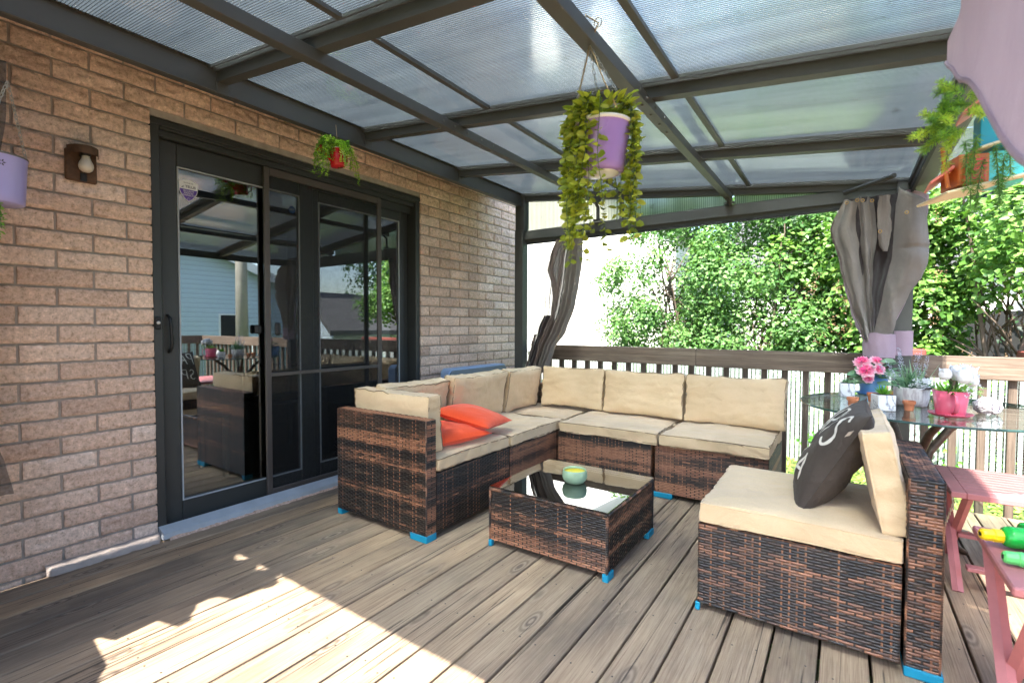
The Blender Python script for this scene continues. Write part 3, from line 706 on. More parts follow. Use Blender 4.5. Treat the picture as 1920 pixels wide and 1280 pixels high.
for i in range(5):
    for j in range(3):
        b = B(); vs = [(x, y, roofz(x)+d) for x in (XS[j]+.002, XS[j+1]-.002) for y in (RY[i]+.002, RY[i+1]-.002) for d in (-.0, .0)]
        x0, x1, y0, y1 = XS[j]+.002, XS[j+1]-.002, RY[i]+.002, RY[i+1]-.002
        b.add([(x0, y0, roofz(x0)), (x1, y0, roofz(x1)), (x1, y1, roofz(x1)), (x0, y1, roofz(x0))], [(0, 1, 2, 3)]); build(b, 'roof_panel', 'poly', gz)
for yc in (YN+.02, YF-.03):
    for (x0, x1) in ((.458, 1.38), (1.41, 2.215), (2.265, 3.19)):
        b = B(); b.add([(x0, yc+.01, 2.012), (x1, yc+.01, 2.012), (x1, yc+.01, max(2.013, roofz(x1)-.05)), (x0, yc+.01, roofz(x0)-.05)], [(0, 1, 2, 3)]); build(b, 'gable_panel', 'polyg', gz)
    part('gable_strut', 'metal', lambda b: b.box(1.38, 1.41, yc-.01, yc+.02, 2.0125, roofz(1.4)-.063))
part('added_sun_baffle', 'metal', lambda b: b.add([(.012, YN+.01, 1.7), (.364, YN+.01, 1.7), (.364, YN+.01, 2.385), (.012, YN+.01, 2.50), (.012, YN+.03, 1.7), (.364, YN+.03, 1.7), (.364, YN+.03, 2.385), (.012, YN+.03, 2.50)], [(0, 1, 2, 3), (7, 6, 5, 4), (0, 4, 5, 1), (1, 5, 6, 2), (2, 6, 7, 3), (3, 7, 4, 0)]))  # added opaque filler out of view, stops sun leaking between post and wall
part('wall_flashing', 'metal', lambda b: (b.box(.002, .012, YN, YF+.03, 2.50, 2.62), b.add([(.012, YN, 2.505), (.45, YN, 2.362), (.45, YF+.03, 2.362), (.012, YF+.03, 2.505)], [(0, 1, 2, 3)])))
part('corner_brace', 'metal', lambda b: b.tube([(2.93, YF-.075, 1.99), (2.99, YF-.12, 1.995), (3.17, YF-.34, 1.995)], .014, 6))
part('corner_brace', 'metal', lambda b: b.tube([(3.19, YF-.04, 1.78), (3.02, YF-.05, 1.93)], .014, 6))
part('curtain_track', 'black', lambda b: b.box(.47, 3.15, YF-.085, YF-.07, 1.878, 1.893))
part('side_curtain_track', 'black', lambda b: b.box(3.262, 3.276, 0, YF-.1, 1.935, 1.954))

# ================================================================== RAILING
rl = thing('deck_railing', (2.2, 4.03, -.2), 'brown wooden deck railing with square balusters behind the sofas', 'railing')
b = B(); b.box(.46, 1.98, 3.998, 4.034, .812, .950, bev=.004, col=.3); b.box(1.984, 6.20, 3.998, 4.034, .809, .947, bev=.004, col=.7); b.box(.46, 6.2, 4.036, 4.07, .82, .945, bev=.004)
build(b, 'top_rail', 'rail', rl)
xx = .49
while xx < 6.15:
    dx = rnd(-.003, .003)
    b = B(); b.box(xx-.019+dx, xx+.019+dx, 4.0005+.036, 4.036+.036, -.19, .8195 if False else .8195, bev=.003); build(b, 'baluster', 'bal', rl); xx += .1315
b = B(); b.box(.02, 6.2, 4.001, 4.036, -.2, -.01, bev=.003); build(b, 'rim_board', 'rail', rl)
rl2 = thing('deck_railing', (6.24, 1.0, -.2), 'brown wooden deck railing along the open side, mirrored in the door glass', 'railing')
b = B(); b.box(6.22, 6.256, -2.2, 4.04, .812, .950, bev=.004); build(b, 'top_rail', 'bal', rl2)
yy = -2.1
while yy < 4.0:
    b = B(); b.box(6.257, 6.292, yy-.019, yy+.019, -.19, .94, bev=.003); build(b, 'baluster', 'bal', rl2); yy += .1315

# ================================================================== WICKER
def wicker(b, O, U, V, Nn, w, h, seed=0, seg=.050, pitch=.0104, bright=0.0):
    mixd = 30 < seed < 45
    O, U, V, Nn = Vector(O), Vector(U), Vector(V), Vector(Nn)
    rows = max(1, int(round(h/pitch))); ph = h/rows; cols = max(1, int(round(w/seg))); sw = w/cols
    prof = [0, .62, .95, 1.0, .95, .62, 0]
    for r in range(rows):
        v0, v1 = (r+.06)*ph, (r+.94)*ph; vm = (r+.5)*ph; off = .5 if r % 2 else 0
        rowc = nz(0, r*.21, seed, 1.0, seed)+.35*nz(3, r*.6, seed, 1, seed)
        for k in range(-1, cols+1):
            u0 = (k+off)*sw; u1 = u0+sw
            a, c_ = max(u0, 0), min(u1, w)
            if c_-a < .006: continue
            if mixd: cc = .35+bright+.55*(rowc+.9*nz(k*.3, r*.2, seed, 1.0, seed+5))+rnd(-.36, .36)
            else: cc = .47+bright+1.15*(1.15*rowc+.5*nz(k*.10, r*.16, seed, 1.0, seed+5))+rnd(-.15, .15)
            cc += .28 if rnd(0, 1) < .12 else 0
            cc = min(1, max(0, cc)); n_ = 6; vs = []
            for i in range(n_+1):
                t = i/n_; uu = a+.0012+(c_-a-.0024)*t; hgt = .0034*prof[i]
                p = O+U*uu
                vs += [p+V*v0+Nn*(hgt*.55), p+V*vm+Nn*(hgt+.0008), p+V*v1+Nn*(hgt*.55)]
            fs = []
            for i in range(n_): fs += [(i*3, i*3+3, i*3+4, i*3+1), (i*3+1, i*3+4, i*3+5, i*3+2)]
            b.add(vs, fs, 0, cc)
    for k in range(2*cols+1):                                       # upright stakes glimpsed between strands
        uu = k*sw/2
        if uu < .004 or uu > w-.004: continue
        cc = rnd(.72, 1) if rnd(0, 1) < .42 else rnd(0, .25)
        p = O+U*uu
        b.add([p-U*.003+Nn*.0016, p+U*.003+Nn*.0016, p+U*.003+V*h+Nn*.0016, p-U*.003+V*h+Nn*.0016], [(0, 1, 2, 3)], 0, cc)
def wraps(b, p0, p1, r=.006, seed=0):
    p0, p1 = Vector(p0), Vector(p1); L = (p1-p0).length; n_ = max(2, int(L/.0075)); d = (p1-p0)/n_
    for i in range(n_):
        cc = min(1, max(0, .45+1.5*nz(i*.11, seed, 0)+rnd(-.15, .15)))
        b.tube([p0+d*(i+.05), p0+d*(i+.28), p0+d*(i+.72), p0+d*(i+.95)], [r*.8, r, r, r*.8], 6, False, 0, cc)
def wbox(b, x0, x1, y0, y1, z0, z1, faces, seed=0, bright=0.0):
    """dark core box with woven skins on the listed faces"""
    b.box(x0+.002, x1-.002, y0+.002, y1-.002, z0, z1-.002, 1, .1)
    w, d, h = x1-x0, y1-y0, z1-z0
    if 'S' in faces: wicker(b, (x0, y0, z0), (1, 0, 0), (0, 0, 1), (0, -1, 0), w, h, seed+1, bright=bright)
    if 'N' in faces: wicker(b, (x1, y1, z0), (-1, 0, 0), (0, 0, 1), (0, 1, 0), w, h, seed+2, bright=bright)
    if 'E' in faces: wicker(b, (x1, y0, z0), (0, 1, 0), (0, 0, 1), (1, 0, 0), d, h, seed+3, bright=bright)
    if 'W' in faces: wicker(b, (x0, y1, z0), (0, -1, 0), (0, 0, 1), (-1, 0, 0), d, h, seed+4, bright=bright)
    if 'T' in faces: wicker(b, (x0, y0, z1), (1, 0, 0), (0, 1, 0), (0, 0, 1), w, d, seed+5, bright=bright)
WM = ['wick', 'wickb']
def sock(par, x0, x1, y0, y1, z1=.036):
    b = B(); b.box(x0, x1, y0, y1, .0005, z1, bev=.003); build(b, 'foot_sock', 'blue', par)

# module A: end seat with the arm towards the camera
sa = thing('sofa_module', (.82, 2.17, 0), 'brown wicker end sofa module with an arm panel, in front of the patio door', 'sofa', 'brown wicker sofa modules')
b = B(); wbox(b, .535, 1.190, 1.877, 2.550, .034, .345, 'E', 1); wbox(b, .46, .533, 1.877, 2.55, .034, .60, 'ET', 2); build(b, 'seat_frame', WM, sa, smooth=False)
b = B(); wbox(b, .46, 1.190, 1.802, 1.8755, .034, .632, 'SET', 3); wraps(b, (1.190, 1.803, .034), (1.190, 1.803, .632), .0045, 3); build(b, 'arm_panel', WM, sa)
sock(sa, 1.075, 1.196, 1.796, 1.8735); sock(sa, .46, .50, 1.80, 1.86); sock(sa, 1.14, 1.196, 2.49, 2.55)
sb = thing('sofa_module', (.82, 2.86, 0), 'armless brown wicker sofa module between the end module and the corner, along the house wall', 'sofa', 'brown wicker sofa modules')
b = B(); wbox(b, .535, 1.190, 2.556, 3.165, .034, .345, 'E', 5); wbox(b, .46, .533, 2.556, 3.165, .034, .60, 'ET', 6); build(b, 'seat_frame', WM, sb); sock(sb, 1.14, 1.196, 2.558, 2.6)
sc_ = thing('sofa_module', (.82, 3.52, 0), 'brown wicker corner sofa module in the far left corner of the deck', 'sofa', 'brown wicker sofa modules')
b = B(); wbox(b, .535, 1.190, 3.172, 3.80, .034, .345, 'ES', 7); wbox(b, .46, .533, 3.172, 3.80, .034, .60, 'ET', 8); wbox(b, .46, 1.19, 3.803, 3.87, .034, .60, 'ST', 9); build(b, 'seat_frame', WM, sc_)
s1 = thing('sofa_module', (1.55, 3.52, 0), 'armless brown wicker sofa module by the railing, directly behind the coffee table', 'sofa', 'brown wicker sofa modules')
b = B(); wbox(b, 1.205, 1.905, 3.172, 3.80, .034, .345, 'SE', 11, .12); wbox(b, 1.205, 1.905, 3.803, 3.87, .034, .60, 'ST', 12); build(b, 'seat_frame', WM, s1); sock(s1, 1.87, 1.908, 3.166, 3.21)
s2 = thing('sofa_module', (2.26, 3.52, 0), 'brown wicker sofa module at the open right end of the far row by the railing', 'sofa', 'brown wicker sofa modules')
b = B(); wbox(b, 1.93, 2.60, 3.172, 3.80, .034, .345, 'SEW', 13, .1); wbox(b, 1.93, 2.60, 3.803, 3.87, .034, .60, 'STE', 14, .1); build(b, 'seat_frame', WM, s2); sock(s2, 1.926, 2.045, 3.166, 3.22); sock(s2, 2.56, 2.604, 3.166, 3.21)

# coffee table
ct = thing('coffee_table', (1.79, 2.275, 0), 'square brown wicker coffee table with a glass top in the middle of the seating', 'table')
b = B(); wbox(b, 1.474, 2.108, 1.976, 2.578, .034, .285, 'SEWN', 21, .04); build(b, 'woven_body', WM, ct)
for i, (x, y) in enumerate(((1.472, 1.974), (2.110, 1.974), (2.110, 2.580), (1.472, 2.580))):
    b = B(); wraps(b, (x, y, .03), (x, y, .295), .0075, i*3.3); build(b, 'wrapped_corner', 'wick', ct, smooth=True)
b = B(); wicker(b, (1.474, 1.976, .2855), (1, 0, 0), (0, 1, 0), (0, 0, 1), .634, .602, 27, .05, .0125, -.05); build(b, 'woven_top', WM, ct)
b = B(); c4 = [(1.47, 1.972, .295), (2.112, 1.972, .295), (2.112, 2.582, .295), (1.47, 2.582, .295)]
for i in range(4): wraps(b, c4[i], c4[(i+1) % 4], .0085, i*5+1)
build(b, 'wrapped_rim', 'wick', ct, smooth=True)
b = B(); b.box(1.468, 2.114, 1.970, 2.584, .3045, .3095, bev=.0015); build(b, 'glass_top', 'cglass', ct)
for (x0, x1, y0, y1) in ((1.464, 1.486, 1.966, 1.99), (2.09, 2.118, 1.966, 2.035), (2.09, 2.118, 2.50, 2.588), (1.464, 1.486, 2.56, 2.588)): sock(ct, x0, x1, y0, y1)

# armchair module on the right
ch = thing('sofa_module', (2.85, 2.31, 0), 'single brown wicker seat standing alone on the right with its back to the pink tables', 'sofa', 'brown wicker sofa modules')
b = B(); wbox(b, 2.487, 3.120, 1.992, 2.640, .030, .345, 'SWT', 31, .02); build(b, 'seat_frame', WM, ch)
b = B(); wbox(b, 3.130, 3.218, 1.990, 2.640, .030, .640, 'SETNW', 35, .0); wraps(b, (3.131, 1.991, .03), (3.131, 1.991, .64), .004, 9); wraps(b, (3.217, 1.991, .03), (3.217, 1.991, .64), .004, 12); build(b, 'backrest_panel', WM, ch)
sock(ch, 2.479, 2.497, 1.984, 2.0, .032); sock(ch, 3.128, 3.226, 1.982, 2.10, .032)

# ================================================================== CUSHIONS
def cushion(name, size, Mx, label, cat, group=None, bulge=.012, r=.022, seed=0, pad=None, mat='beige', wr=1.0, sag=0):
    Lx, Ly, Lz = size; hx, hy, hz = Lx/2, Ly/2, Lz/2; wr = wr*1.9
    def shape(p):
        q = Vector((max(-hx+r, min(hx-r, p.x)), max(-hy+r, min(hy-r, p.y)), max(-hz+r*.7, min(hz-r*.7, p.z))))
        d = p-q
        if d.length > 1e-9: d = d.normalized(); q = q+Vector((d.x*r, d.y*r, d.z*r*.7))
        u, v, w = q.x/hx, q.y/hy, q.z/hz
        q.z += w*bulge*(1-u**4)*(1-v**4)*1.0-sag*(1-u*u)*(1-v*v)
        # sides pull in between corners
        q.x -= u*.010*(1-v*v)*(1 if abs(u) > .5 else 0); q.y -= v*.010*(1-u*u)*(1 if abs(v) > .5 else 0)
        n1 = nz(q.x, q.y, q.z, 5, seed)*.008*wr; n2 = nz(q.x*1.0, q.y*2.2, q.z, 14, seed+3)*.0035*wr
        edge = (abs(u) > .8 or abs(v) > .8)
        rk = abs(nz(q.x, q.y, q.z*.4, 22, seed+9))*.006*wr if edge else 0
        if abs(p.z) >= hz-1e-6: q.z += (n1+n2-rk*.7)*(1 if w > 0 else -1)
        else:
            dd = Vector((u if abs(u) > abs(v) else 0, v if abs(v) >= abs(u) else 0, 0)).normalized(); q += dd*(n2*1.6-rk)
        q.x += .006*nz(q.y, q.z, 1, 3, seed); q.y += .006*nz(q.x, q.z, 2, 3, seed+1)
        return q
    b = B(); N = 26; nzd = 8
    def face(o, du, dv, nu, nv):
        b.grid(lambda u, v: shape(Vector(o)+Vector(du)*u+Vector(dv)*v), nu, nv)
    face((-hx, -hy, hz), (Lx, 0, 0), (0, Ly, 0), N, N); face((-hx, hy, -hz), (Lx, 0, 0), (0, -Ly, 0), N, N)
    face((-hx, -hy, -hz), (Lx, 0, 0), (0, 0, Lz), N, nzd); face((hx, hy, -hz), (-Lx, 0, 0), (0, 0, Lz), N, nzd)
    face((hx, -hy, -hz), (0, Ly, 0), (0, 0, Lz), N, nzd); face((-hx, hy, -hz), (0, -Ly, 0), (0, 0, Lz), N, nzd)
    xf(b, Mx); o = build(b, name, mat, None, True, label, cat, group)
    for sz_ in (1, -1):
        b = B(); pts = []
        m = 24
        for (o_, d_) in (((-1, -1), (1, 0)), ((1, -1), (0, 1)), ((1, 1), (-1, 0)), ((-1, 1), (0, -1))):
            for i in range(m):
                t = i/m*2
                pts.append(shape(Vector(((o_[0]+d_[0]*t)*(hx-.001), (o_[1]+d_[1]*t)*(hy-.001), sz_*(hz-r*.22))))+Vector((0, 0, 0)))
        pts.append(pts[0]); pts.append(pts[1])
        b.tube(pts, .0032, 5, False); xf(b, Mx); build(b, 'piping', pad or 'piping', o, True)
    return o
sg, bg_ = 'beige seat cushions', 'beige back cushions'
cushion('seat_cushion', (.665, .675, .078), tr(.868, 2.215, .386), 'beige seat cushion of the end module by the door, carrying the orange pillows', 'cushion', sg, .010, seed=1)
cushion('seat_cushion', (.665, .70, .078), tr(.868, 2.912, .384), 'beige seat cushion between the orange pillows and the corner', 'cushion', sg, .012, seed=2)
cushion('seat_cushion', (.665, .56, .078), tr(.868, 3.545, .384) @ rot('Z', 1), 'beige seat cushion in the corner of the sofa', 'cushion', sg, .010, seed=3)
cushion('seat_cushion', (.735, .66, .080), tr(1.585, 3.475, .386), 'beige seat cushion behind the coffee table', 'cushion', sg, .013, seed=4)
cushion('seat_cushion', (.655, .67, .084), tr(2.288, 3.468, .388) @ rot('Z', -.5), 'beige seat cushion at the right end of the far row', 'cushion', sg, .013, seed=5)
cushion('seat_cushion', (.640, .650, .086), tr(2.804, 2.312, .392), 'beige seat cushion on the separate seat at the right', 'cushion', sg, .008, seed=6, pad='beige', wr=.6)
FX = rot('X', 90)       # standing cushions: local z (thickness) -> y
def standY(x, y, z, tilt=-9, rz=0): return tr(x, y, z) @ rot('Z', rz) @ rot('X', tilt) @ rot('X', 90)
cushion('back_cushion', (.585, .345, .105), standY(1.065, 3.695, .606), 'beige back cushion left of centre in the far row, next to the curtain', 'cushion', bg_, .012, seed=11)
cushion('back_cushion', (.635, .345, .105), standY(1.675, 3.685, .602), 'beige back cushion in the middle of the far row, with a faint centre seam', 'cushion', bg_, .014, seed=12)
cushion('back_cushion', (.655, .350, .105), standY(2.320, 3.680, .602), 'beige back cushion at the right end of the far row', 'cushion', bg_, .014, seed=13)
def standX(x, y, z, tilt=9, rz=0): return tr(x, y, z) @ rot('Z', 90+rz) @ rot('X', -tilt if False else tilt) @ rot('X', 90)
cushion('back_cushion', (.50, .345, .105), standX(.700, 3.420, .606), 'narrow beige back cushion in the sofa corner, turned side on to the wall', 'cushion', bg_, .010, seed=14)
cushion('back_cushion', (.665, .350, .105), standX(.690, 2.835, .605, 9, 1.5), 'beige back cushion in front of the blue plastic panel', 'cushion', bg_, .014, seed=15)
cushion('back_cushion', (.56, .345, .105), standX(.655, 2.22, .600, 13, -2), 'beige back cushion leaning towards the door behind the orange pillows', 'cushion', bg_, .012, seed=16)
cushion('back_cushion', (.625, .320, .105), standY(.815, 1.945, .592, 3, .5), 'beige cushion standing against the arm panel in front of the orange pillows', 'cushion', bg_, .010, seed=17)
cushion('back_cushion', (.600, .350, .092), standX(3.075, 2.315, .598, -11, 0), 'beige back cushion leaning on the backrest of the separate seat at the right', 'cushion', bg_, .010, seed=18, pad='beige', wr=.8)

# throw pillows
def pillow(name, w, h, th, Mx, mat, label, seed, seam=None, wr=1.0):
    def zf(u, v):
        e = max(0, (1-u*u)*(1-v*v)); return th/2*e**.5
    def sh(u, v, s):
        pin = 1-.07*(1-abs(v)**2)*abs(u)**3; pin2 = 1-.07*(1-abs(u)**2)*abs(v)**3
        x, y = u*w/2*pin, v*h/2*pin2; z = zf(u, v)*s
        k = (abs(u)*abs(v))
        z += s*wr*(.010*nz(x, y, s, 9, seed)*(1-max(u*u, v*v))+.006*abs(nz(x*.7+y*.7, (x-y)*2.2, s, 16, seed+2))*(.3+k)*min(1, 3*(1-max(abs(u), abs(v)))))
        return Vector((x, y, z))
    b = B(); n_ = 40
    for s in (1, -1): b.grid(lambda a, c_: sh(-1+2*a, (-1+2*c_)*s, s), n_, n_)
    xf(b, Mx); o = build(b, name, mat, None, True, label, 'pillow')
    b = B(); pts = []
    for (o_, d_) in (((-1, -1), (1, 0)), ((1, -1), (0, 1)), ((1, 1), (-1, 0)), ((-1, 1), (0, -1))):
        for i in range(20): t = i/10; pts.append(sh(o_[0]+d_[0]*t, o_[1]+d_[1]*t, 1))
    pts += pts[:2]; b.tube(pts, .0022, 5, False); xf(b, Mx); build(b, 'seam', seam or mat, o, True)
    return o, sh
def orient(center, xdir, ydir):
    x = Vector(xdir).normalized(); y = Vector(ydir); y = (y-x*y.dot(x)).normalized(); z = x.cross(y)
    return Matrix(((x.x, y.x, z.x, center[0]), (x.y, y.y, z.y, center[1]), (x.z, y.z, z.z, center[2]), (0, 0, 0, 1)))
pillow('throw_pillow', .39, .39, .115, orient((.968, 2.205, .478), (.966, -.26, -.03), (.26, .966, .03)), 'orange', 'lower orange throw pillow lying flat on the end seat', 41)
pillow('throw_pillow', .40, .40, .115, orient((.985, 2.435, .545), (.95, .22, -.19), (-.22, .95, -.06)), 'orange', 'upper orange throw pillow resting on the other orange one', 42)
gp, gsh = pillow('throw_pillow', .45, .47, .17, orient((2.922, 2.315, .610), (0, 1, .02), (.47, -.05, .88)), 'grey', 'charcoal brown throw pillow with cream lettering on the separate seat', 43, wr=2.3)
# pillow front faces -x: xdir=(0,1,0) ydir up-lean -> z = x cross y points (+) ; letters go on the -x side
PM = orient((2.922, 2.315, .610), (0, 1, .02), (.47, -.05, .88))
fsgn = 1 if (PM.to_3x3() @ Vector((0, 0, 1))).x < 0 else -1
def stroke(pts, wd, name='printed_letter', taper=True):
    """brush stroke that follows the pillow surface; pts in [-1,1] pillow coordinates"""
    P = []
    for i in range(len(pts)-1):
        for k_ in range(10):
            t = k_/10; a, c_ = pts[i], pts[i+1]; p0 = pts[max(i-1, 0)]; p3 = pts[min(i+2, len(pts)-1)]
            P.append(tuple(.5*((2*a[j])+(-p0[j]+c_[j])*t+(2*p0[j]-5*a[j]+4*c_[j]-p3[j])*t*t+(-p0[j]+3*a[j]-3*c_[j]+p3[j])*t**3) for j in (0, 1)))
    P.append(pts[-1]); b = B(); vs = []
    for i, p in enumerate(P):
        q = P[min(i+1, len(P)-1)]; r_ = P[max(i-1, 0)]; d = Vector((q[0]-r_[0], q[1]-r_[1])).normalized(); n2 = Vector((-d.y, d.x))
        t = i/(len(P)-1); ww = wd*(.35+.65*math.sin(math.pi*min(1, max(0, t*.9+.05)))) if taper else wd
        for s in (-1, -.33, .33, 1):
            u, v = p[0]+n2.x*ww*s, p[1]+n2.y*ww*s
            w3 = gsh(max(-.99, min(.99, u)), max(-.99, min(.99, v)), fsgn); w3.z += fsgn*.0022; vs.append(PM @ w3)
    fs = [(i*4+k_, i*4+k_+1, i*4+k_+5, i*4+k_+4) for i in range(len(P)-1) for k_ in range(3)]
    b.add(vs, fs); build(b, name, 'cream', gp, True)
# word set from the near edge (u=-1) to the far edge, drawn as script capitals
def letter(strokes, ox, oy, s, wd=.035):
    for st_ in strokes: stroke([(ox+x*s, oy+y*s) for x, y in st_], wd)
Pp = [[(0, 0), (0, 1)], [(0, 1), (.5, 1), (.6, .78), (.45, .55), (0, .5)]]
Aa = [[(0, 0), (.3, 1)], [(.3, 1), (.62, 0)], [(.1, .35), (.52, .35)]]
Rr = Pp+[[(.2, .5), (.6, 0)]]
Ii = [[(.2, 0), (.2, 1)]]
Ss = [[(.6, .85), (.35, 1.0), (.08, .82), (.2, .58), (.5, .42), (.58, .15), (.3, -.02), (0, .12)]]
flip = -1
for i, L_ in enumerate((Pp, Aa, Rr, Ii, Ss)):
    s = .62
    ox = .80-i*.34
    for st_ in L_: stroke([(ox-x*s*.62, .22+y*s) for x, y in st_], .034)
for i, L_ in enumerate((Ss, Pp, Ii, Aa)):
    for st_ in L_: stroke([(.70-i*.36-x*.36, -.52+y*.45) for x, y in st_], .026)
b = B(); 
for (u0, v0, u1, v1) in ((-1.0, .70, -.93, .60),): 
    p, q = PM @ gsh(u0+.02, v0, fsgn), PM @ gsh(u0+.02, v1, fsgn); b.add([p+Vector((-.004, -.003, 0)), p+Vector((-.02, -.022, -.004)), q+Vector((-.02, -.020, -.004)), q+Vector((-.004, -.003, 0))], [(0, 1, 2, 3)])
build(b, 'care_label', 'cream', gp)

# blue plastic panel behind the sofa
b = B(); pts = []
def rrect(x0, x1, z0, z1, r, n=6):
    out = []
    for (cx_, cz, a0) in ((x1-r, z1-r, 0), (x0+r, z1-r, 90), (x0+r, z0+r, 180), (x1-r, z0+r, 270)):
        for i in range(n+1): a = R(a0+90*i/n); out.append((cx_+r*math.cos(a), cz+r*math.sin(a)))
    return out
rr = rrect(3.03, 3.86, .02, .765, .05)
fb = thing('folding_table', (.2, 3.45, 0), 'pale blue plastic folded panel stored upright behind the sofa against the bricks', 'folded table')
def slab(x0, x1, pts, mat, name, par):
    b = B(); n_ = len(pts); b.add([(x0, y, z) for y, z in pts]+[(x1, y, z) for y, z in pts], [tuple(range(n_)), tuple(range(2*n_-1, n_-1, -1))]+[(i, (i+1) % n_, (i+1) % n_+n_, i+n_) for i in range(n_)]); build(b, name, mat, par)
slab(.16, .245, rr, 'cool', 'panel', fb); slab(.246, .26, rrect(3.045, 3.85, .04, .75, .045), 'coolg', 'edge_frame', fb)
# candle bowl
cb = thing('candle_bowl', (1.80, 2.27, .3097), 'sage green dimpled ceramic bowl holding a yellow candle on the coffee table', 'candle')
def rip(t, z): return .030*math.sin(t*22)*math.sin(z*700+math.floor(t*22/math.pi)*math.pi*.5) if .012 < z < .055 else 0
prof = [(0, 0), (.042, 0), (.050, .004), (.056, .012), (.0605, .02), (.063, .03), (.064, .04), (.063, .05), (.061, .062), (.0585, .068), (.056, .064), (.0555, .052), (.0, .052)]
pr2 = []
for i in range(len(prof)-1):
    for k_ in range(3): t = k_/3; pr2.append((prof[i][0]*(1-t)+prof[i+1][0]*t, prof[i][1]*(1-t)+prof[i+1][1]*t))
b = B(); b.lathe(pr2, (1.80, 2.27, .3097), 96, rip=rip); build(b, 'bowl', 'teal', cb, True)
b = B(); b.lathe([(0, 0), (.055, 0), (.055, .004), (.04, .003), (0, .004)], (1.80, 2.27, .3627), 32); build(b, 'candle_wax', 'yellow', cb, True)

# ================================================================== CURTAINS
def lerp(tab, z):
    """tab: list of (z, value) with z descending"""
    if z >= tab[0][0]: return tab[0][1]
    for (za, a), (zb, c_) in zip(tab, tab[1:]):
        if z >= zb: t = (za-z)/(za-zb); t = t*t*(3-2*t)*.4+t*.6; return a+(c_-a)*t
    return tab[-1][1]
def drape(b, left, right, z0, z1, y, folds=3, amp=.03, ydrift=None, seed=0, nu=36, nv=60, ph=0.0, zl=None, mi=None, crease=.006):
    def f(u, v):
        z = z0+(z1-z0)*v; 
        if zl: z = z+zl(u)*(1-v)
        l, r_ = lerp(left, z), lerp(right, z); w = max(.02, r_-l); x = l+(r_-l)*u
        a = amp*(.45+.55*min(1, w/.2))
        sn = math.sin(u*folds*2*math.pi+ph+.9*nz(u*2, v*2, seed, 1, seed)); yy = y+a*math.copysign(abs(sn)**.7, sn)*(1+.15*math.sin(u*9+seed))+(ydrift(v) if ydrift else 0)
        yy += crease*nz(u*1.2, z*2.2, 1.0, 2.6, seed)*1.6+crease*.35*nz(u*2+z, z*1.4, 0, 6, seed)
        x += .008*nz(u*3, v*4, 1, 2, seed)
        return (x, yy, z)
    b.grid(f, nu, nv, mi)
LC = thing('curtain', (.8, 3.80, .72), 'taupe and dark netting curtain tied back beside the left gazebo post', 'curtain', 'gazebo curtains')
Lt = [(1.9, .835), (1.654, .757), (1.512, .738), (1.274, .706), (1.081, .623), (.735, .526)]
Rt = [(1.9, 1.083), (1.633, 1.075), (1.315, 1.016), (1.083, .924), (.94, .818), (.735, .745)]
def mixt(a, c_, t): return [(z, lerp(a, z)*(1-t)+lerp(c_, z)*t) for z, _ in sorted(set(a+c_), reverse=True)]
b = B(); drape(b, mixt(Lt, Rt, .50), Rt, 1.885, .70, 3.79, 3.2, .03, seed=2, ph=.4); build(b, 'fabric_panel', 'taupe', LC, True)
b = B(); drape(b, mixt(Lt, Rt, .38), mixt(Lt, Rt, .53), 1.885, .70, 3.755, .6, .012, seed=3); build(b, 'hem', 'taupeb', LC, True)
b = B(); drape(b, [(1.9, .86), (1.654, .70), (1.45, .69), (1.274, .69), (1.081, .63), (.735, .535)], mixt(Lt, Rt, .42), 1.88, .70, 3.80, 3.2, .02, seed=4); build(b, 'netting', 'net', LC, False)
b = B(); drape(b, [(1.9, .85), (1.75, .79), (1.62, .765), (1.50, .80), (1.38, .815), (1.2, .79), (.735, .60)], [(1.9, .925), (1.75, .85), (1.62, .815), (1.50, .855), (1.38, .862), (1.2, .835), (.735, .64)], 1.885, .70, 3.77, .5, .01, seed=5); build(b, 'netting_hem', 'taupeb', LC, True)
b = B(); drape(b, [(1.9, .86), (1.75, .805), (1.62, .78), (1.50, .815), (1.38, .825), (1.2, .80), (.735, .61)], mixt(Lt, Rt, .55), 1.88, .70, 3.81, 2.2, .012, seed=41); build(b, 'folded_netting', 'netd', LC, False)
b = B(); drape(b, mixt(Lt, Rt, .10), mixt(Lt, Rt, .40), 1.22, .70, 3.785, 1.6, .015, seed=6); build(b, 'gathered_netting', 'darkc', LC, True)
b = B(); drape(b, mixt(Lt, Rt, .0), mixt(Lt, Rt, .13), 1.05, .70, 3.77, .4, .01, seed=7); build(b, 'edge_hem', 'taupeb', LC, True)

RC = thing('curtain', (3.15, 3.74, .93), 'taupe curtain gathered into a lilac tie band at the right gazebo post', 'curtain', 'gazebo curtains')
RL = [(1.93, 2.925), (1.748, 2.859), (1.506, 2.918), (1.267, 2.978), (1.099, 3.031), (1.0, 3.065)]
RR = [(1.96, 3.201), (1.868, 3.326), (1.727, 3.337), (1.595, 3.352), (1.50, 3.345), (1.416, 3.319), (1.324, 3.265), (1.165, 3.206), (1.03, 3.18)]
b = B(); drape(b, RL, [(1.93, 3.02), (1.748, 3.03), (1.506, 3.055), (1.267, 3.08), (1.099, 3.095), (1.0, 3.095)], 1.915, 1.01, 3.735, 1.3, .028, seed=11, ph=1.0, zl=lambda u: .012*math.sin(u*9)); build(b, 'fabric_panel', 'taupe', RC, True)
b = B(); drape(b, [(1.93, 3.005), (1.7, 3.02), (1.4, 3.05), (1.0, 3.085)], [(1.93, 3.075), (1.7, 3.10), (1.4, 3.085), (1.0, 3.10)], 1.91, 1.01, 3.73, 1.4, .028, seed=12, ph=2, zl=lambda u: .02*math.sin(u*11)); build(b, 'fabric_panel', 'taupe', RC, True)
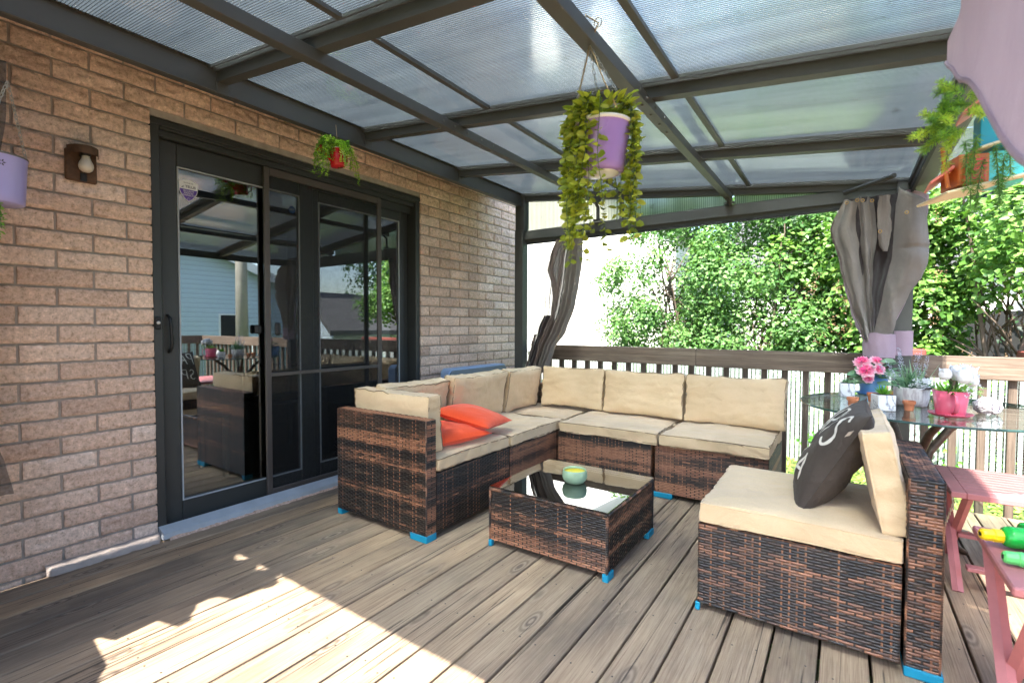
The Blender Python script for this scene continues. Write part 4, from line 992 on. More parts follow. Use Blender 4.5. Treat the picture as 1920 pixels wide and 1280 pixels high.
b = B(); drape(b, [(1.93, 2.95), (1.6, 2.95), (1.3, 3.01), (1.0, 3.075)], [(1.93, 3.23), (1.6, 3.20), (1.3, 3.14), (1.0, 3.12)], 1.93, 1.01, 3.765, 3.0, .015, seed=13); build(b, 'netting', 'darkc', RC, True)
b = B(); drape(b, [(1.93, 3.105), (1.85, 3.10), (1.7, 3.105), (1.62, 3.115), (1.55, 3.14)], [(1.93, 3.16), (1.85, 3.165), (1.7, 3.17), (1.62, 3.16), (1.55, 3.15)], 1.915, 1.58, 3.72, .6, .018, seed=14, ph=3); build(b, 'folded_flap', 'taupe', RC, True)
def yd(v): return -.05*math.sin(math.pi*min(1, v*1.25))
def big(u, v):
    z = 1.965-(1.965-1.01)*v
    l = lerp([(1.965, 3.185), (1.9, 3.19), (1.75, 3.185), (1.557, 3.175), (1.298, 3.135), (1.083, 3.10), (1.0, 3.10)], z); r_ = lerp(RR, z)
    x = l+(r_-l)*u; bulge = .085*math.sin(math.pi*min(1, max(0, u)))*math.sin(math.pi*min(1, v*1.05)**.8)
    fold = .045*math.exp(-((z-1.60)/.035)**2*1.0)*u*(1 if z < 1.60 else .3)
    y = 3.735-bulge+fold+.010*nz(x*2, z*2.5, 2, 3.5, 21)-.02*max(0, math.sin((x-3.1)*38+z*4))**3*(1.9-z)+.03*(1-u)*v
    if z > 1.86: x = x+(z-1.86)*.15*(1-u)
    return (x, y, z)
b = B(); b.grid(big, 40, 80); build(b, 'outer_fabric_panel', 'taupe', RC, True)
b = B(); drape(b, [(1.95, 3.22), (1.86, 3.29), (1.6, 3.30), (1.42, 3.29), (1.3, 3.22), (1.1, 3.155), (1.0, 3.14)], [(1.97, 3.22), (1.91, 3.345), (1.6, 3.33), (1.42, 3.30), (1.3, 3.262), (1.1, 3.19), (1.0, 3.165)], 1.95, 1.0, 3.80, .8, .01, seed=16); build(b, 'lining', 'mauve', RC, True)
b = B(); drape(b, [(1.5, 2.92), (1.36, 2.945), (1.2, 2.985), (1.0, 3.055)], [(1.5, 2.94), (1.36, 2.99), (1.2, 3.04), (1.0, 3.085)], 1.45, 1.0, 3.76, .6, .008, seed=17); build(b, 'lining', 'mauve', RC, True)
b = B(); drape(b, RL, [(z, x+.012) for z, x in RL], 1.80, 1.02, 3.726, .3, .004, seed=11, nu=3); build(b, 'hem', 'taupeb', RC, True)
def band(u, v):
    a = math.pi*(1.0+u*1.02); cx_, cy_ = 3.128, 3.79
    return (cx_+.080*math.cos(a)*(1+.05*math.sin(v*3)), cy_+.105*math.sin(a)*(1+.04*nz(u*8, v*3, 1)), 1.085-.145*v+.01*nz(u*4, v, 4)-.005*u)
b = B(); b.grid(band, 40, 10); b.grid(lambda u, v: (3.200+.092*u, 3.80-.02*math.sin(u*3)-.012, 1.10-.15*v+.004*nz(u*3, v*2, 8)), 14, 10); build(b, 'tie_band', 'mauve', RC, True)
# 
for (x, z) in ((2.945, 1.895), (2.998, 1.903), (3.025, 1.898), (3.115, 1.70), (3.072, 1.89), (3.235, 1.79)):
    b = B(); n_ = 14; b.tube([(x+.0085*math.cos(t*2*math.pi/n_), 3.70-.0 if x < 3.2 else 3.655, z+.0085*math.sin(t*2*math.pi/n_)) for t in range(n_+1)], .0026, 6, False); build(b, 'eyelet', 'brass', RC, True)

# near mauve curtain along the open side, tied towards the near right post
NC = thing('curtain', (3.16, .9, .6), 'mauve curtain very close to the camera filling the upper right corner', 'curtain', 'gazebo curtains')
def nearc(u, v):
    y = 1.755-1.90*u; ztop = 1.885
    zb = lerp([(1.755, 1.83), (1.68, 1.785), (1.5, 1.68), (.93, 1.335), (.4, 1.03), (-.15, .80)], y)
    z = ztop+(zb-ztop)*v; amp = .010*(1-v)
    x = 3.162+amp*math.sin(u*26+1.3*nz(u*3, v, 0))*min(1, u*8)-.02*v*u+.004*nz(y*2, z*2, 0, 1.3, 33)
    return (x, y, z)
b = B(); b.grid(nearc, 160, 30); build(b, 'fabric_panel', 'mauve', NC, True)
b = B(); pts = [nearc(u/40, 1) for u in range(41)]; b.tube(pts, .006, 6); build(b, 'rolled_hem', 'mauve', NC, True)
# dark curtain at the left edge by the wall
DC = thing('curtain', (.4, .2, .3), 'dark netting curtain edge at the far left of the picture beside the wall, plus an added unseen panel that shades the deck', 'curtain', 'gazebo curtains')
b = B()
def side(u, v):
    z = 2.1-1.62*v; y = -.12+(.565-.0)*u*1.0; 
    ye = lerp([(2.1, .462), (1.9, .458), (1.75, .440), (1.3, .35), (.9, .33), (.70, .40), (.60, .43), (.48, .45)], z)
    y = -.12+(ye+.12)*u
    return (.36+.02*math.sin(u*24)*(1 if u < .97 else .5)+.008*nz(u*3, v*5, 2), y, z)
b.grid(side, 60, 60); build(b, 'netting', 'net', DC)
b = B(); b.grid(lambda u, v: (side(.0+.93*u, v)[0]+.01, side(.93*u, v)[1], side(.93*u, v)[2]), 40, 60); build(b, 'fabric_panel', 'darkc', DC, True)
b = B()
def front(u, v):  # unseen near-end panel, added; stepped outline shapes the shade edge on the deck
    z = 1.9-1.85*v; xe = lerp([(1.9, .90), (1.84, .925), (1.80, .90), (1.62, .885), (1.60, .80), (1.44, .805), (1.42, .90), (1.34, .905), (1.32, .80), (1.12, .815), (1.09, .745), (1.0, .75), (.985, 1.04), (.8, 1.12), (.4, 1.3), (.05, 1.35)], z)
    return (.03+(xe-.03)*u, YN+.03*math.sin(u*30)+.015*nz(u*4, v*4, 5), z+.01*nz(u*5, v, 3))
b.grid(front, 70, 50); build(b, 'fabric_panel', 'darkc', DC, True)

# ================================================================== PLANTS
def hang_chain(b, p0, p1, link=.018, r=.0011):
    p0, p1 = Vector(p0), Vector(p1); L = (p1-p0).length; n_ = int(L/(link*.78)); d = (p1-p0).normalized(); s = d.orthogonal().normalized(); w = d.cross(s)
    for i in range(n_):
        c_ = p0+d*(i+.5)*L/n_; a = s if i % 2 else w
        b.tube([c_+d*math.cos(t*math.pi/4)*link*.5+a*math.sin(t*math.pi/4)*link*.24 for t in range(9)], r, 4, False)
# hanging lilac bucket with trailing vines
BX, BY = 2.287, 1.487
hb = thing('hanging_planter', (BX, BY, 1.60), 'purple bucket hanging from the roof beam with long trailing leafy vines', 'hanging planter', 'hanging planters')
b = B(); b.lathe([(0, 0), (.066, 0), (.070, .004), (.074, .026), (.089, .132), (.092, .147), (.0955, .150), (.094, .155), (.087, .152), (.084, .14), (.0, .138)], (BX, BY, 1.618), 48); build(b, 'bucket', 'purple', hb, True)
b = B(); b.lathe([(.0925, .144), (.0965, .147), (.0965, .154), (.091, .157), (.088, .152)], (BX, BY, 1.618), 48); build(b, 'rim', 'white', hb, True)
b = B(); b.lathe([(.03, -.0008), (.052, -.0012), (.054, .0), (.052, .0006), (.03, .0)], (BX, BY, 1.617), 40); build(b, 'base_ring', 'white', hb, True)
b = B(); b.lathe([(0, 0), (.086, 0), (.086, .004), (0, .006)], (BX, BY, 1.757), 24); build(b, 'soil', 'soil', hb)
HK = Vector((2.245, 1.475, 2.085))
for k_, (ang, m_, off) in enumerate(((200, 'c', 0), (20, 'c', 0), (110, 'c', 0), (230, 'j', .004), (320, 'j', .004))):
    q = Vector((BX+.095*math.cos(R(ang)), BY+.095*math.sin(R(ang)), 1.79))
    b = B()
    if m_ == 'c': hang_chain(b, HK-Vector((0, 0, .05)), q); build(b, 'chain', 'chain', hb, True)
    else: b.tube([HK-Vector((0, 0, .05))]+[HK.lerp(q, t)+Vector((.002*math.sin(t*40), 0, -.05*(1-t))) for t in (.2, .4, .6, .8, 1)], .0022, 5); build(b, 'string', 'jute', hb, True)
b = B(); b.tube([HK+Vector((.03+.013*math.cos(t*.5), 0, .012+.016*math.sin(t*.5))) for t in range(-4, 8)], .0018, 6); b.tube([HK+Vector((.024, 0, .0)), HK+Vector((0, 0, -.062))], .0016, 5); build(b, 'hook', 'chain', hb, True)
b = B(); b.tube([HK+Vector((-.03, 0, .02)), HK+Vector((0, -.028, .03)), HK+Vector((.032, 0, .01)), HK+Vector((0, 0, -.05))], .003, 6); build(b, 'knot', 'jute', hb, True)
def vine(bs, bl, p, path, seed, step=.024, L=.029, w=.023, lcol=(.2, .95)):
    pts = path; bs.tube(pts, .0012, 4, True)
    acc = 0; side_ = 1
    for i in range(len(pts)-1):
        a, c_ = Vector(pts[i]), Vector(pts[i+1]); ln = (c_-a).length; acc += ln
        if acc > step:
            acc = 0; side_ = -side_
            for sgn in (1, -1):
                ang = rnd(0, 6.28); d = Vector((math.cos(ang), math.sin(ang), rnd(-.5, .25))); 
                nrm = Vector((rnd(-.5, .5), rnd(-1.2, -.2), rnd(.1, .9)))
                bl.leaf(a, d, nrm, L*rnd(.55, 1.3), w*rnd(.7, 1.25), rnd(*lcol), fold=rnd(.05, .35))
bs, bl = B(), B()
for k_ in range(46):
    # most strands hang on the camera-left side of the pot, a few to the right
    if k_ < 17: ang = R(rnd(165, 268)); ln = rnd(.22, .48)
    elif k_ < 22: ang = R(rnd(170, 240)); ln = rnd(.05, .15)
    elif k_ < 27: ang = R(rnd(-8, 26)); ln = rnd(.15, .40)
    elif k_ < 33: ang = R(rnd(60, 160)); ln = rnd(.2, .45)
    elif k_ < 42: ang = R(rnd(225, 292)); ln = rnd(.22, .46)
    else: ang = R(rnd(5, 30)); ln = rnd(.25, .42)
    r0 = .094; rr_ = rnd(.096, .110) if k_ < 22 else rnd(.097, .105); sway = rnd(0, 6)
    p = [(BX+.04*math.cos(ang), BY+.04*math.sin(ang), 1.79), (BX+.075*math.cos(ang), BY+.075*math.sin(ang), 1.825+rnd(0, .02)), (BX+r0*math.cos(ang), BY+r0*math.sin(ang), 1.812), (BX+rr_*math.cos(ang), BY+rr_*math.sin(ang), 1.79)]
    z = 1.79; t = 0
    gx = -.015 if k_ < 22 else 0
    while z > 1.79-ln:
        z -= .012; t += .012
        p.append((BX+(rr_)*math.cos(ang)+.010*math.sin(t*14+sway)*min(1, t*6)+gx*min(1, t*3), BY+rr_*math.sin(ang)+.008*math.cos(t*11+sway)*min(1, t*6), z))
    vine(bs, bl, None, p, k_)
for k_ in range(150):
    a = rnd(0, 6.28); r_ = rnd(.0, .105); bl.leaf((BX+r_*math.cos(a), BY+r_*math.sin(a), 1.79+rnd(0, .045)), (math.cos(a)+rnd(-.4, .4), math.sin(a)+rnd(-.4, .4), rnd(-.1, .9)), (rnd(-.5, .5), -.6, 1), rnd(.026, .044), rnd(.02, .03), rnd(.2, .8))
build(bs, 'vine_stem', 'stem', hb); build(bl, 'vine_foliage', 'lfv', hb)

# red watering can with fern hung from the wall beam
RX, RYc, RZ = .475, 1.815, 2.055
rc = thing('hanging_planter', (RX, RYc, RZ), 'red watering can with green fern hanging in front of the patio door lintel', 'hanging planter', 'hanging planters')
Mx = tr(RX, RYc, RZ) @ rot('Y', -8) @ rot('X', 8)
b = B(); b.lathe([(0, 0), (.040, 0), (.043, .004), (.040, .05), (.036, .100), (.038, .103), (.034, .102), (.034, .09), (0, .09)], n=32, M4=Mx); build(b, 'can', 'red', rc, True)
b = B(); b.lathe([(.0365, .099), (.0385, .1015), (.0365, .104), (.034, .102)], n=32, M4=Mx); build(b, 'rim', 'white', rc, True)
b = B(); b.tube([Mx @ Vector(p) for p in ((0, .036, .098), (0, .062, .100), (0, .078, .075), (0, .070, .035), (0, .041, .018))], .0055, 8, flat=.6); build(b, 'handle', 'red', rc, True)
b = B(); b.tube([Mx @ Vector(p) for p in ((0, -.038, .03), (0, -.075, .062), (0, -.098, .086))], [.010, .008, .007], 10); b.lathe([(.009, 0), (.021, .02), (.021, .026), (0, .026)], n=20, M4=Mx @ tr(0, -.092, .080) @ rot('X', 52)); build(b, 'spout', 'red', rc, True)
b = B(); b.tube([(RX-.02, RYc-.002, 2.30), (RX-.01, RYc, 2.2), (RX, RYc, RZ+.105)], .0014, 5); build(b, 'string', 'jute', rc)
def fern(b, bs, c_, n, spread, drop, Lf=.011, seed=0, up=.05, dirs=None, col=(.1, .95)):
    Lf = Lf*1.35
    for k_ in range(n):
        a = rnd(0, 6.28) if dirs is None else random.choice(dirs)+rnd(-.5, .5); sp = spread*rnd(.35, 1.0); dr = drop*rnd(.2, 1.0); p = []
        for i in range(15):
            t = i/14; p.append((c_[0]+sp*math.cos(a)*(1-(1-t)**1.8)*.85, c_[1]+sp*math.sin(a)*(1-(1-t)**1.8), c_[2]+up*math.sin(t*2.6)*1.3-dr*t**2.0+.004*nz(t*5, k_, 0)))
        bs.tube(p, .0007, 3, False)
        cb_ = rnd(*col)
        for i in range(2, 15):
            for q in range(6):
                d = Vector((rnd(-1, 1), rnd(-1, 1), rnd(-.8, .8))); o = Vector(p[i])+Vector((rnd(-1, 1), rnd(-1, 1), rnd(-1, 1)))*.009
                b.leaf(o, d, (rnd(-1, 1), rnd(-1, 1), 1), Lf*rnd(.6, 1.3), Lf*.45, min(1, max(0, cb_+rnd(-.2, .2))))
bs, bl = B(), B()
fern(bl, bs, (RX, RYc, RZ+.10), 34, .16, .21, up=.04, dirs=[-1.57, -1.2, -2.0, -1.57, 1.57, 1.2, .3, -2.6]); fern(bl, bs, (RX+.03, RYc+.0, RZ+.10), 10, .07, .13, up=.03)
fern(bl, bs, (RX, RYc-.01, RZ+.09), 5, .05, -.05, up=.03)
build(bs, 'fern_stem', 'stem', rc); build(bl, 'fern_foliage', 'lff', rc)

# lavender bucket at the left edge
LX, LY = .322, .424
lb = thing('hanging_planter', (LX, LY, 1.56), 'lavender enamel bucket with a punched flower band, cut off by the left edge', 'hanging planter', 'hanging planters')
b = B(); b.lathe([(0, 0), (.080, 0), (.084, .004), (.086, .03), (.0935, .165), (.0965, .172), (.0965, .176), (.090, .174), (.088, .15), (0, .15)], (LX, LY, 1.572), 48); build(b, 'bucket', 'lavender' if False else 'lilac', lb, True)
b = B(); b.lathe([(.0945, .170), (.0975, .172), (.0975, .1765), (.093, .1785), (.091, .174)], (LX, LY, 1.572), 48); build(b, 'rim', 'metal2', lb, True)
for a in (-60, -28, 4):
    b = B(); ra = R(a); c_ = Vector((LX+.0925*math.cos(ra), LY+.0925*math.sin(ra), 1.572+.138)); tn = Vector((-math.sin(ra), math.cos(ra), 0)); nr_ = Vector((math.cos(ra), math.sin(ra), .0))
    for k_ in range(6):
        t = k_*math.pi/3; d = tn*math.cos(t)+Vector((0, 0, 1))*math.sin(t); b.leaf(c_+d*.003, d, nr_, .010, .0045, .5, fold=.0)
    build(b, 'punched_flower', 'print', lb)
for a in (-30, 90, 210):
    b = B(); hang_chain(b, (.43, .45, 2.0), (LX+.092*math.cos(R(a)), LY+.092*math.sin(R(a)), 1.745), .02); build(b, 'chain', 'chain', lb, True)
bs, bl = B(), B(); fern(bl, bs, (LX-.03, LY-.03, 1.745), 16, .14, .32, Lf=.02, dirs=[-2.4, -1.6, -2.9], up=.03); 
for k_ in range(16):
    a = rnd(-1.2, 1.4); x, y = LX+.05*math.cos(a)*rnd(.2, 1), LY-.012+rnd(-.03, .02); L_ = rnd(.06, .15); bs.tube([(x, y, 1.575), (x+.006, y+.004, 1.575-L_)], .0008, 3, False)
    for q in range(26): bl.leaf((x+rnd(-.012, .014), y+rnd(-.012, .012), 1.57-L_*rnd(0, 1)), (rnd(-1, 1), rnd(-1, 1), rnd(-1, .3)), (rnd(-1, 1), rnd(-1, 1), .5), rnd(.012, .022), .007, rnd(.3, 1))
build(bs, 'stem', 'stem', lb); build(bl, 'foliage', 'lfb', lb)

# painted bird house with soft pine greenery at the upper right
BHX, BHY, BHZ = 3.262, 2.05, 1.60
bh = thing('bird_house', (BHX, BHY, BHZ-.06), 'brightly painted two-tier wooden bird house hanging beyond the mauve curtain', 'bird house')
def bhp(name, mat, fn): b = B(); fn(b); return build(b, name, mat, bh)
def gable(b, x0, x1, y0, y1, z, hgt, t):
    xm = (x0+x1)/2
    for (xa, xb_) in ((x0, xm), (x1, xm)):
        za, zb_ = z, z+hgt; v = [(xa, y0, za), (xb_, y0, zb_), (xb_, y1, zb_), (xa, y1, za)]
        b.add(v+[(p[0], p[1], p[2]+t) for p in v], [(0, 1, 2, 3), (4, 7, 6, 5), (0, 4, 5, 1), (1, 5, 6, 2), (2, 6, 7, 3), (3, 7, 4, 0)])
bhp('base_board', 'tan', lambda b: b.box(BHX-.115, BHX+.14, BHY-.09, BHY+.09, BHZ-.06, BHZ-.052, bev=.002, M4=tr(BHX, BHY, BHZ) @ rot('Z', 18) @ rot('Y', -12) @ tr(-BHX, -BHY, -BHZ)))
bhp('lower_wall', 'orp', lambda b: b.box(BHX-.055, BHX+.02, BHY-.05, BHY+.05, BHZ-.051, BHZ+.04, bev=.002, M4=tr(BHX, BHY, BHZ) @ rot('Z', 18) @ tr(-BHX, -BHY, -BHZ)))
bhp('doorway', 'redp', lambda b: b.box(BHX-.045, BHX+.008, BHY-.058, BHY-.0515, BHZ-.045, BHZ+.025, bev=.002, M4=tr(BHX, BHY, BHZ) @ rot('Z', 18) @ tr(-BHX, -BHY, -BHZ)))
bhp('side_annex', 'aqua', lambda b: b.box(BHX+.0205, BHX+.105, BHY-.045, BHY+.045, BHZ-.051, BHZ+.045, bev=.002, M4=tr(BHX, BHY, BHZ) @ rot('Z', 18) @ tr(-BHX, -BHY, -BHZ)))
bhp('middle_roof', 'tan', lambda b: b.box(BHX-.02, BHX+.15, BHY-.085, BHY+.08, BHZ+.05, BHZ+.057, bev=.002, M4=tr(BHX, BHY, BHZ+.05) @ rot('Z', 18) @ rot('Y', -16) @ tr(-BHX, -BHY, -BHZ-.05)))
bhp('upper_wall', 'tealp', lambda b: b.box(BHX+.01, BHX+.11, BHY-.05, BHY+.05, BHZ+.058, BHZ+.17, bev=.002))
bhp('upper_roof', 'coral', lambda b: gable(b, BHX-.03, BHX+.15, BHY-.07, BHY+.07, BHZ+.165, .06, .008))
bhp('lower_roof', 'coral', lambda b: b.box(BHX-.115, BHX-.045, BHY-.07, BHY+.07, BHZ-.005, BHZ+.003, bev=.002, M4=tr(BHX-.06, BHY, BHZ) @ rot('Y', -38) @ tr(-BHX+.06, -BHY, -BHZ)))
bhp('porch_post', 'orp', lambda b: b.tube([(BHX-.075, BHY-.06, BHZ+.07), (BHX-.068, BHY-.062, BHZ+.0), (BHX-.06, BHY-.062, BHZ-.055)], .006, 8))
bhp('hanger', 'jute', lambda b: b.tube([(BHX+.06, BHY, BHZ+.23), (3.30, BHY, 1.955)], .002, 5))
pn = thing('pine_garland', (3.22, 1.93, 1.56), 'soft yellow-green pine sprays hanging around the painted bird house', 'artificial plant')
def pine(bs, bl, p0, d, L, n=9, col=(.3, .9)):
    p0, d = Vector(p0), Vector(d).normalized(); pts = [p0+d*L*t-Vector((0, 0, .03*t*t*L/.1)) for t in np.linspace(0, 1, 8)]
    bs.tube(pts, .0013, 4, False); c0 = rnd(*col)
    for i, p in enumerate(pts):
        for q in range(26):
            dd = Vector((rnd(-1, 1), rnd(-1, 1), rnd(-1, 1))).normalized()+d*.7; bl.leaf(p+d*rnd(-.008, .008), dd, (rnd(-1, 1), rnd(-1, 1), rnd(-1, 1)), rnd(.014, .024), .0018, min(1, max(0, c0+rnd(-.2, .2))), fold=0)
bs, bl = B(), B()
for k_ in range(26): a = rnd(0, 6.28); pine(bs, bl, (3.205+.035*math.cos(a), 1.93+rnd(-.03, .03), 1.745+.06*math.sin(a)), (rnd(-1, .6), rnd(-.6, .3), rnd(-.5, .5)), rnd(.04, .085), col=(.35, 1))
for (x, z, L) in ((3.23, 1.66, .10), (3.245, 1.62, .11), (3.27, 1.60, .10), (3.29, 1.63, .09), (3.31, 1.60, .08), (3.325, 1.66, .08), (3.255, 1.67, .07), (3.30, 1.55, .06)): pine(bs, bl, (x, 1.93+rnd(-.03, .03), z), (rnd(-.15, .15), 0, -1), L, col=(.15, .5))
build(bs, 'twig', 'stem', pn); build(bl, 'needles', 'lfp', pn)

# ================================================================== GLASS TABLE AND WHAT STANDS ON IT
GX, GY, GR = 3.302, 3.125, .545
gt = thing('patio_table', (GX, GY, 0), 'round glass patio table on dark woven legs in the right rear corner', 'table')
b = B(); b.lathe([(0, 0), (GR-.004, 0), (GR-.0005, .001), (GR, .004), (GR-.0005, .009), (GR-.004, .0095), (0, .0095)], (GX, GY, .7205), 96); o = build(b, 'glass_top', 'tglass', gt, False)
b = B(); b.lathe([(GR+.0002, .0), (GR+.0018, .003), (GR+.0018, .007), (GR+.0002, .0095)], (GX, GY, .7205), 96); 
del b.f[-2:]; del b.mi[-2:]; del b.c[-2:]
build(b, 'glass_edge', 'gedge', gt, True)
for a in (20, 110, 200, 290):
    ca, sa_ = math.cos(R(a)), math.sin(R(a)); b = B(); ox, oy = -.07, .03
    b.tube([(GX+ox+r_*ca, GY+oy+r_*sa_, z) for r_, z in ((.30, .715), (.26, .69), (.17, .62), (.085, .50), (.055, .38), (.07, .24), (.13, .12), (.21, .03), (.25, .002))], [.012, .015, .018, .02, .02, .02, .018, .016, .014], 10); build(b, 'curved_leg', 'dwood', gt, True)
b = B(); 
for z in np.arange(.30, .46, .011): wraps(b, (GX-.07-.075, GY+.03, z), (GX-.07+.075, GY+.03, z), .009, z*9)
build(b, 'woven_collar', 'wick', gt)
TZ = .7302
def pot(b, x, y, z, r0, r1, h, rim=None, n=32, th=.004):
    pr = [(0, 0), (r0, 0), (r0+.001, .002), (r1, h)]
    if rim: pr = [(0, 0), (r0, 0), (r0+.001, .002), (r0+(r1-r0)*.68, h*.66), (r1+.001, h*.67), (r1+.003, h*.7), (r1+.003, h)]
    re = pr[-1][0]; pr += [(re-th, h), (re-th-.001, h*.85), (0, h*.85)]
    b.lathe(pr, (x, y, z), n)
def succulent(b, x, y, z, n=22, L=.032, w=.009, col=(.2, .8), upv=.9):
    for k_ in range(n):
        a = k_*2.4; t = k_/n; b.leaf((x+.003*math.cos(a), y+.003*math.sin(a), z), (math.cos(a)*(1-t*.8), math.sin(a)*(1-t*.8), upv*(.35+t)), (math.cos(a), math.sin(a), -1), L*rnd(.8, 1.15), w, rnd(*col), fold=.5)
for i, (x, y, s, lab) in enumerate(((3.107, 2.885, .037, 'white marble cube with a spiky green succulent at the front of the glass table'), (2.966, 3.335, .034, 'white marble pot with a small rosette succulent at the left end of the glass table'))):
    t = thing('succulent_pot', (x, y, TZ), lab, 'plant pot', 'marble succulent pots')
    b = B(); Mr = tr(x, y, TZ) @ rot('Z', 22 if i == 0 else 8)
    b.box(-s, s, -s, s, 0.0003, 2*s*(1 if i == 0 else 1.12), bev=.003, M4=Mr); build(b, 'pot', 'marble', t)
    b = B(); hz = 2*s*(1 if i == 0 else 1.12); b.box(-s+.005, s-.005, -s+.005, s-.005, hz+.0002, hz+.002, M4=Mr); build(b, 'soil', 'soil', t)
    b = B(); succulent(b, x, y, TZ+hz+.002, 30 if i == 0 else 26, .045 if i == 0 else .026, .007 if i == 0 else .010, upv=.9 if i == 0 else .7); build(b, 'succulent', 'lfb' if i == 0 else 'lfg', t)
TP = [(2.990, 2.925, 'small terracotta pot left of the marble cube, nearest the grey pillow'), (3.078, 3.190, 'small terracotta pot half hidden behind the front marble cube'), (3.207, 2.935, 'small terracotta pot right of the marble cube, in front of the ribbed bowl'), (3.168, 3.300, 'small terracotta pot tucked between the blue pail and the ribbed bowl')]
t0 = thing('terracotta_pot', (TP[0][0], TP[0][1], TZ), TP[0][2], 'plant pot', 'tiny terracotta pots')
b = B(); pot(b, TP[0][0], TP[0][1], TZ+.0004, .017, .0225, .046, True, 28, .003); build(b, 'pot', 'terra', t0, False)
b = B(); b.lathe([(0, 0), (.0185, 0), (.0185, .001), (0, .001)], (TP[0][0], TP[0][1], TZ+.040), 20); build(b, 'soil', 'soil', t0)
for x, y, lab in TP[1:]: c_ = copy_tree(t0); c_.location = (x, y, TZ); c_['label'] = lab
# blue pail with pink peonies
PX, PY = 3.092, 3.52
bp = thing('flower_pot', (PX, PY, TZ), 'blue enamel pail on a saucer holding large pink peonies', 'plant pot')
b = B(); pot(b, PX, PY, TZ+.006, .058, .074, .115); build(b, 'pail', 'bluepot', bp, True)
b = B(); b.lathe([(0, 0), (.07, 0), (.085, .012), (.082, .012), (.068, .004), (0, .004)], (PX, PY, TZ+.0005), 32); build(b, 'saucer', 'bluepot', bp, True)
def flower(b, c_, r, n=26, mat=None, flat=.5, face=(0, -1, .4), col=(0, 1)):
    f = Vector(face).normalized(); s = f.orthogonal().normalized(); w = f.cross(s)
    for k_ in range(n):
        a = k_*2.399; t = (k_+.5)/n; rad = r*math.sqrt(t)
        d = (s*math.cos(a)+w*math.sin(a))*(.35+t)+f*(1.1-t)*flat*1.6
        b.leaf(Vector(c_)+(s*math.cos(a)+w*math.sin(a))*rad*.18, d, f+Vector((0, 0, .2)), r*(.55+.5*t), r*.75, min(1, max(0, col[0]+(col[1]-col[0])*t+rnd(-.15, .15))), fold=-.35)
bl, bf = B(), B()
for (x, y, z, r, f_) in ((3.035, 3.44, .925, .044, (-.2, -.5, .8)), (3.105, 3.46, .932, .034, (.3, -.5, .8)), (3.055, 3.40, .878, .048, (-.1, -.7, .6)), (3.115, 3.42, .885, .030, (.3, -.8, .5)), (3.065, 3.39, .835, .028, (0, -1, .1))): flower(bf, (x, y, z), r, 34, col=(.0, .95), flat=.32, face=f_)
for (dx, dz, L_) in ((-.06, .86, .10), (-.045, .82, .11), (-.03, .90, .09), (.05, .86, .09), (.04, .93, .08), (-.02, .80, .10), (.02, .81, .09)): bl.leaf((PX+dx*.6, PY-.07, dz), (dx*14, -.25, rnd(-.35, .25)), (0, -.7, 1), L_, .05, rnd(.4, .95), fold=.12)
for k_ in range(34):
    a = rnd(0, 6.28); z = rnd(.83, .90); bl.leaf((PX+.03*math.cos(a), PY+.03*math.sin(a)-.02, z), (math.cos(a), math.sin(a), rnd(-.3, .4)), (0, -.3, 1), rnd(.06, .10), rnd(.028, .04), rnd(.2, .9), fold=.15)
for (dx, dy, dz) in ((-1, -.2, .05), (-1, -.3, -.25), (-.8, -.6, -.5), (1, -.3, .2), (1, -.5, .5)): bl.leaf((PX-.02*(1 if dx < 0 else -1), PY-.05, .85), (dx, dy, dz), (0, -.6, 1), .11, .042, rnd(.3, .8), fold=.15)
build(bf, 'peony_blooms', 'petp', bp); build(bl, 'foliage', 'lfg', bp)
b = B()
for k_ in range(8): b.tube([(PX+rnd(-.02, .02), PY+rnd(-.02, .02), TZ+.09), (PX+rnd(-.05, .05), PY-rnd(.02, .08), rnd(.85, .9))], .002, 5)
build(b, 'stem', 'stem', bp)
# ribbed bowl with lavender and white blossom
QX, QY = 3.232, 3.135
rb_ = thing('flower_pot', (QX, QY, TZ), 'pale textured ceramic bowl planted with lavender spikes and white blossom', 'plant pot')
b = B(); b.lathe([(0, 0), (.058, 0), (.063, .005), (.070, .04), (.073, .088), (.0735, .094), (.0695, .094), (.068, .08), (0, .08)], (QX, QY, TZ+.0003), 60, rip=lambda t, z: .012*math.sin(t*30+z*60)); build(b, 'bowl', 'ribpot', rb_, True)
bl, bf, bv = B(), B(), B()
for k_ in range(150):
    a = rnd(0, 6.28); r_ = rnd(0, .075); bl.leaf((QX+r_*math.cos(a), QY+r_*math.sin(a), TZ+.085+rnd(0, .04)), (math.cos(a)+rnd(-.5, .5), math.sin(a)+rnd(-.5, .5), rnd(-.1, 1)), (0, -.4, 1), rnd(.018, .04), rnd(.010, .018), rnd(0, .9))
for k_ in range(26):
    a = rnd(-1.9, .6); flower(bf, (QX+.012+.055*math.cos(a)*rnd(.5, 1), QY-.02+.06*math.sin(a)*rnd(.3, 1), TZ+.115+rnd(-.012, .02)), .013, 7, col=(.4, 1))
for (x, y, h, dx) in ((3.20, 3.14, .20, -.02), (3.215, 3.17, .215, -.035), (3.24, 3.15, .19, .01), (3.255, 3.17, .21, .012), (3.27, 3.14, .175, .02), (3.19, 3.12, .15, -.06), (3.18, 3.15, .13, -.08)):
    b2 = bv
    for k_ in range(70):
        t = rnd(.35, 1); aa = rnd(0, 6.28); r_ = .009*(1.1-t*.7)
        b2.leaf((x+dx*t+r_*math.cos(aa), y+r_*math.sin(aa), TZ+.07+h*t), (math.cos(aa), math.sin(aa), .7), (0, 0, 1), .008, .005, rnd(.1, 1))
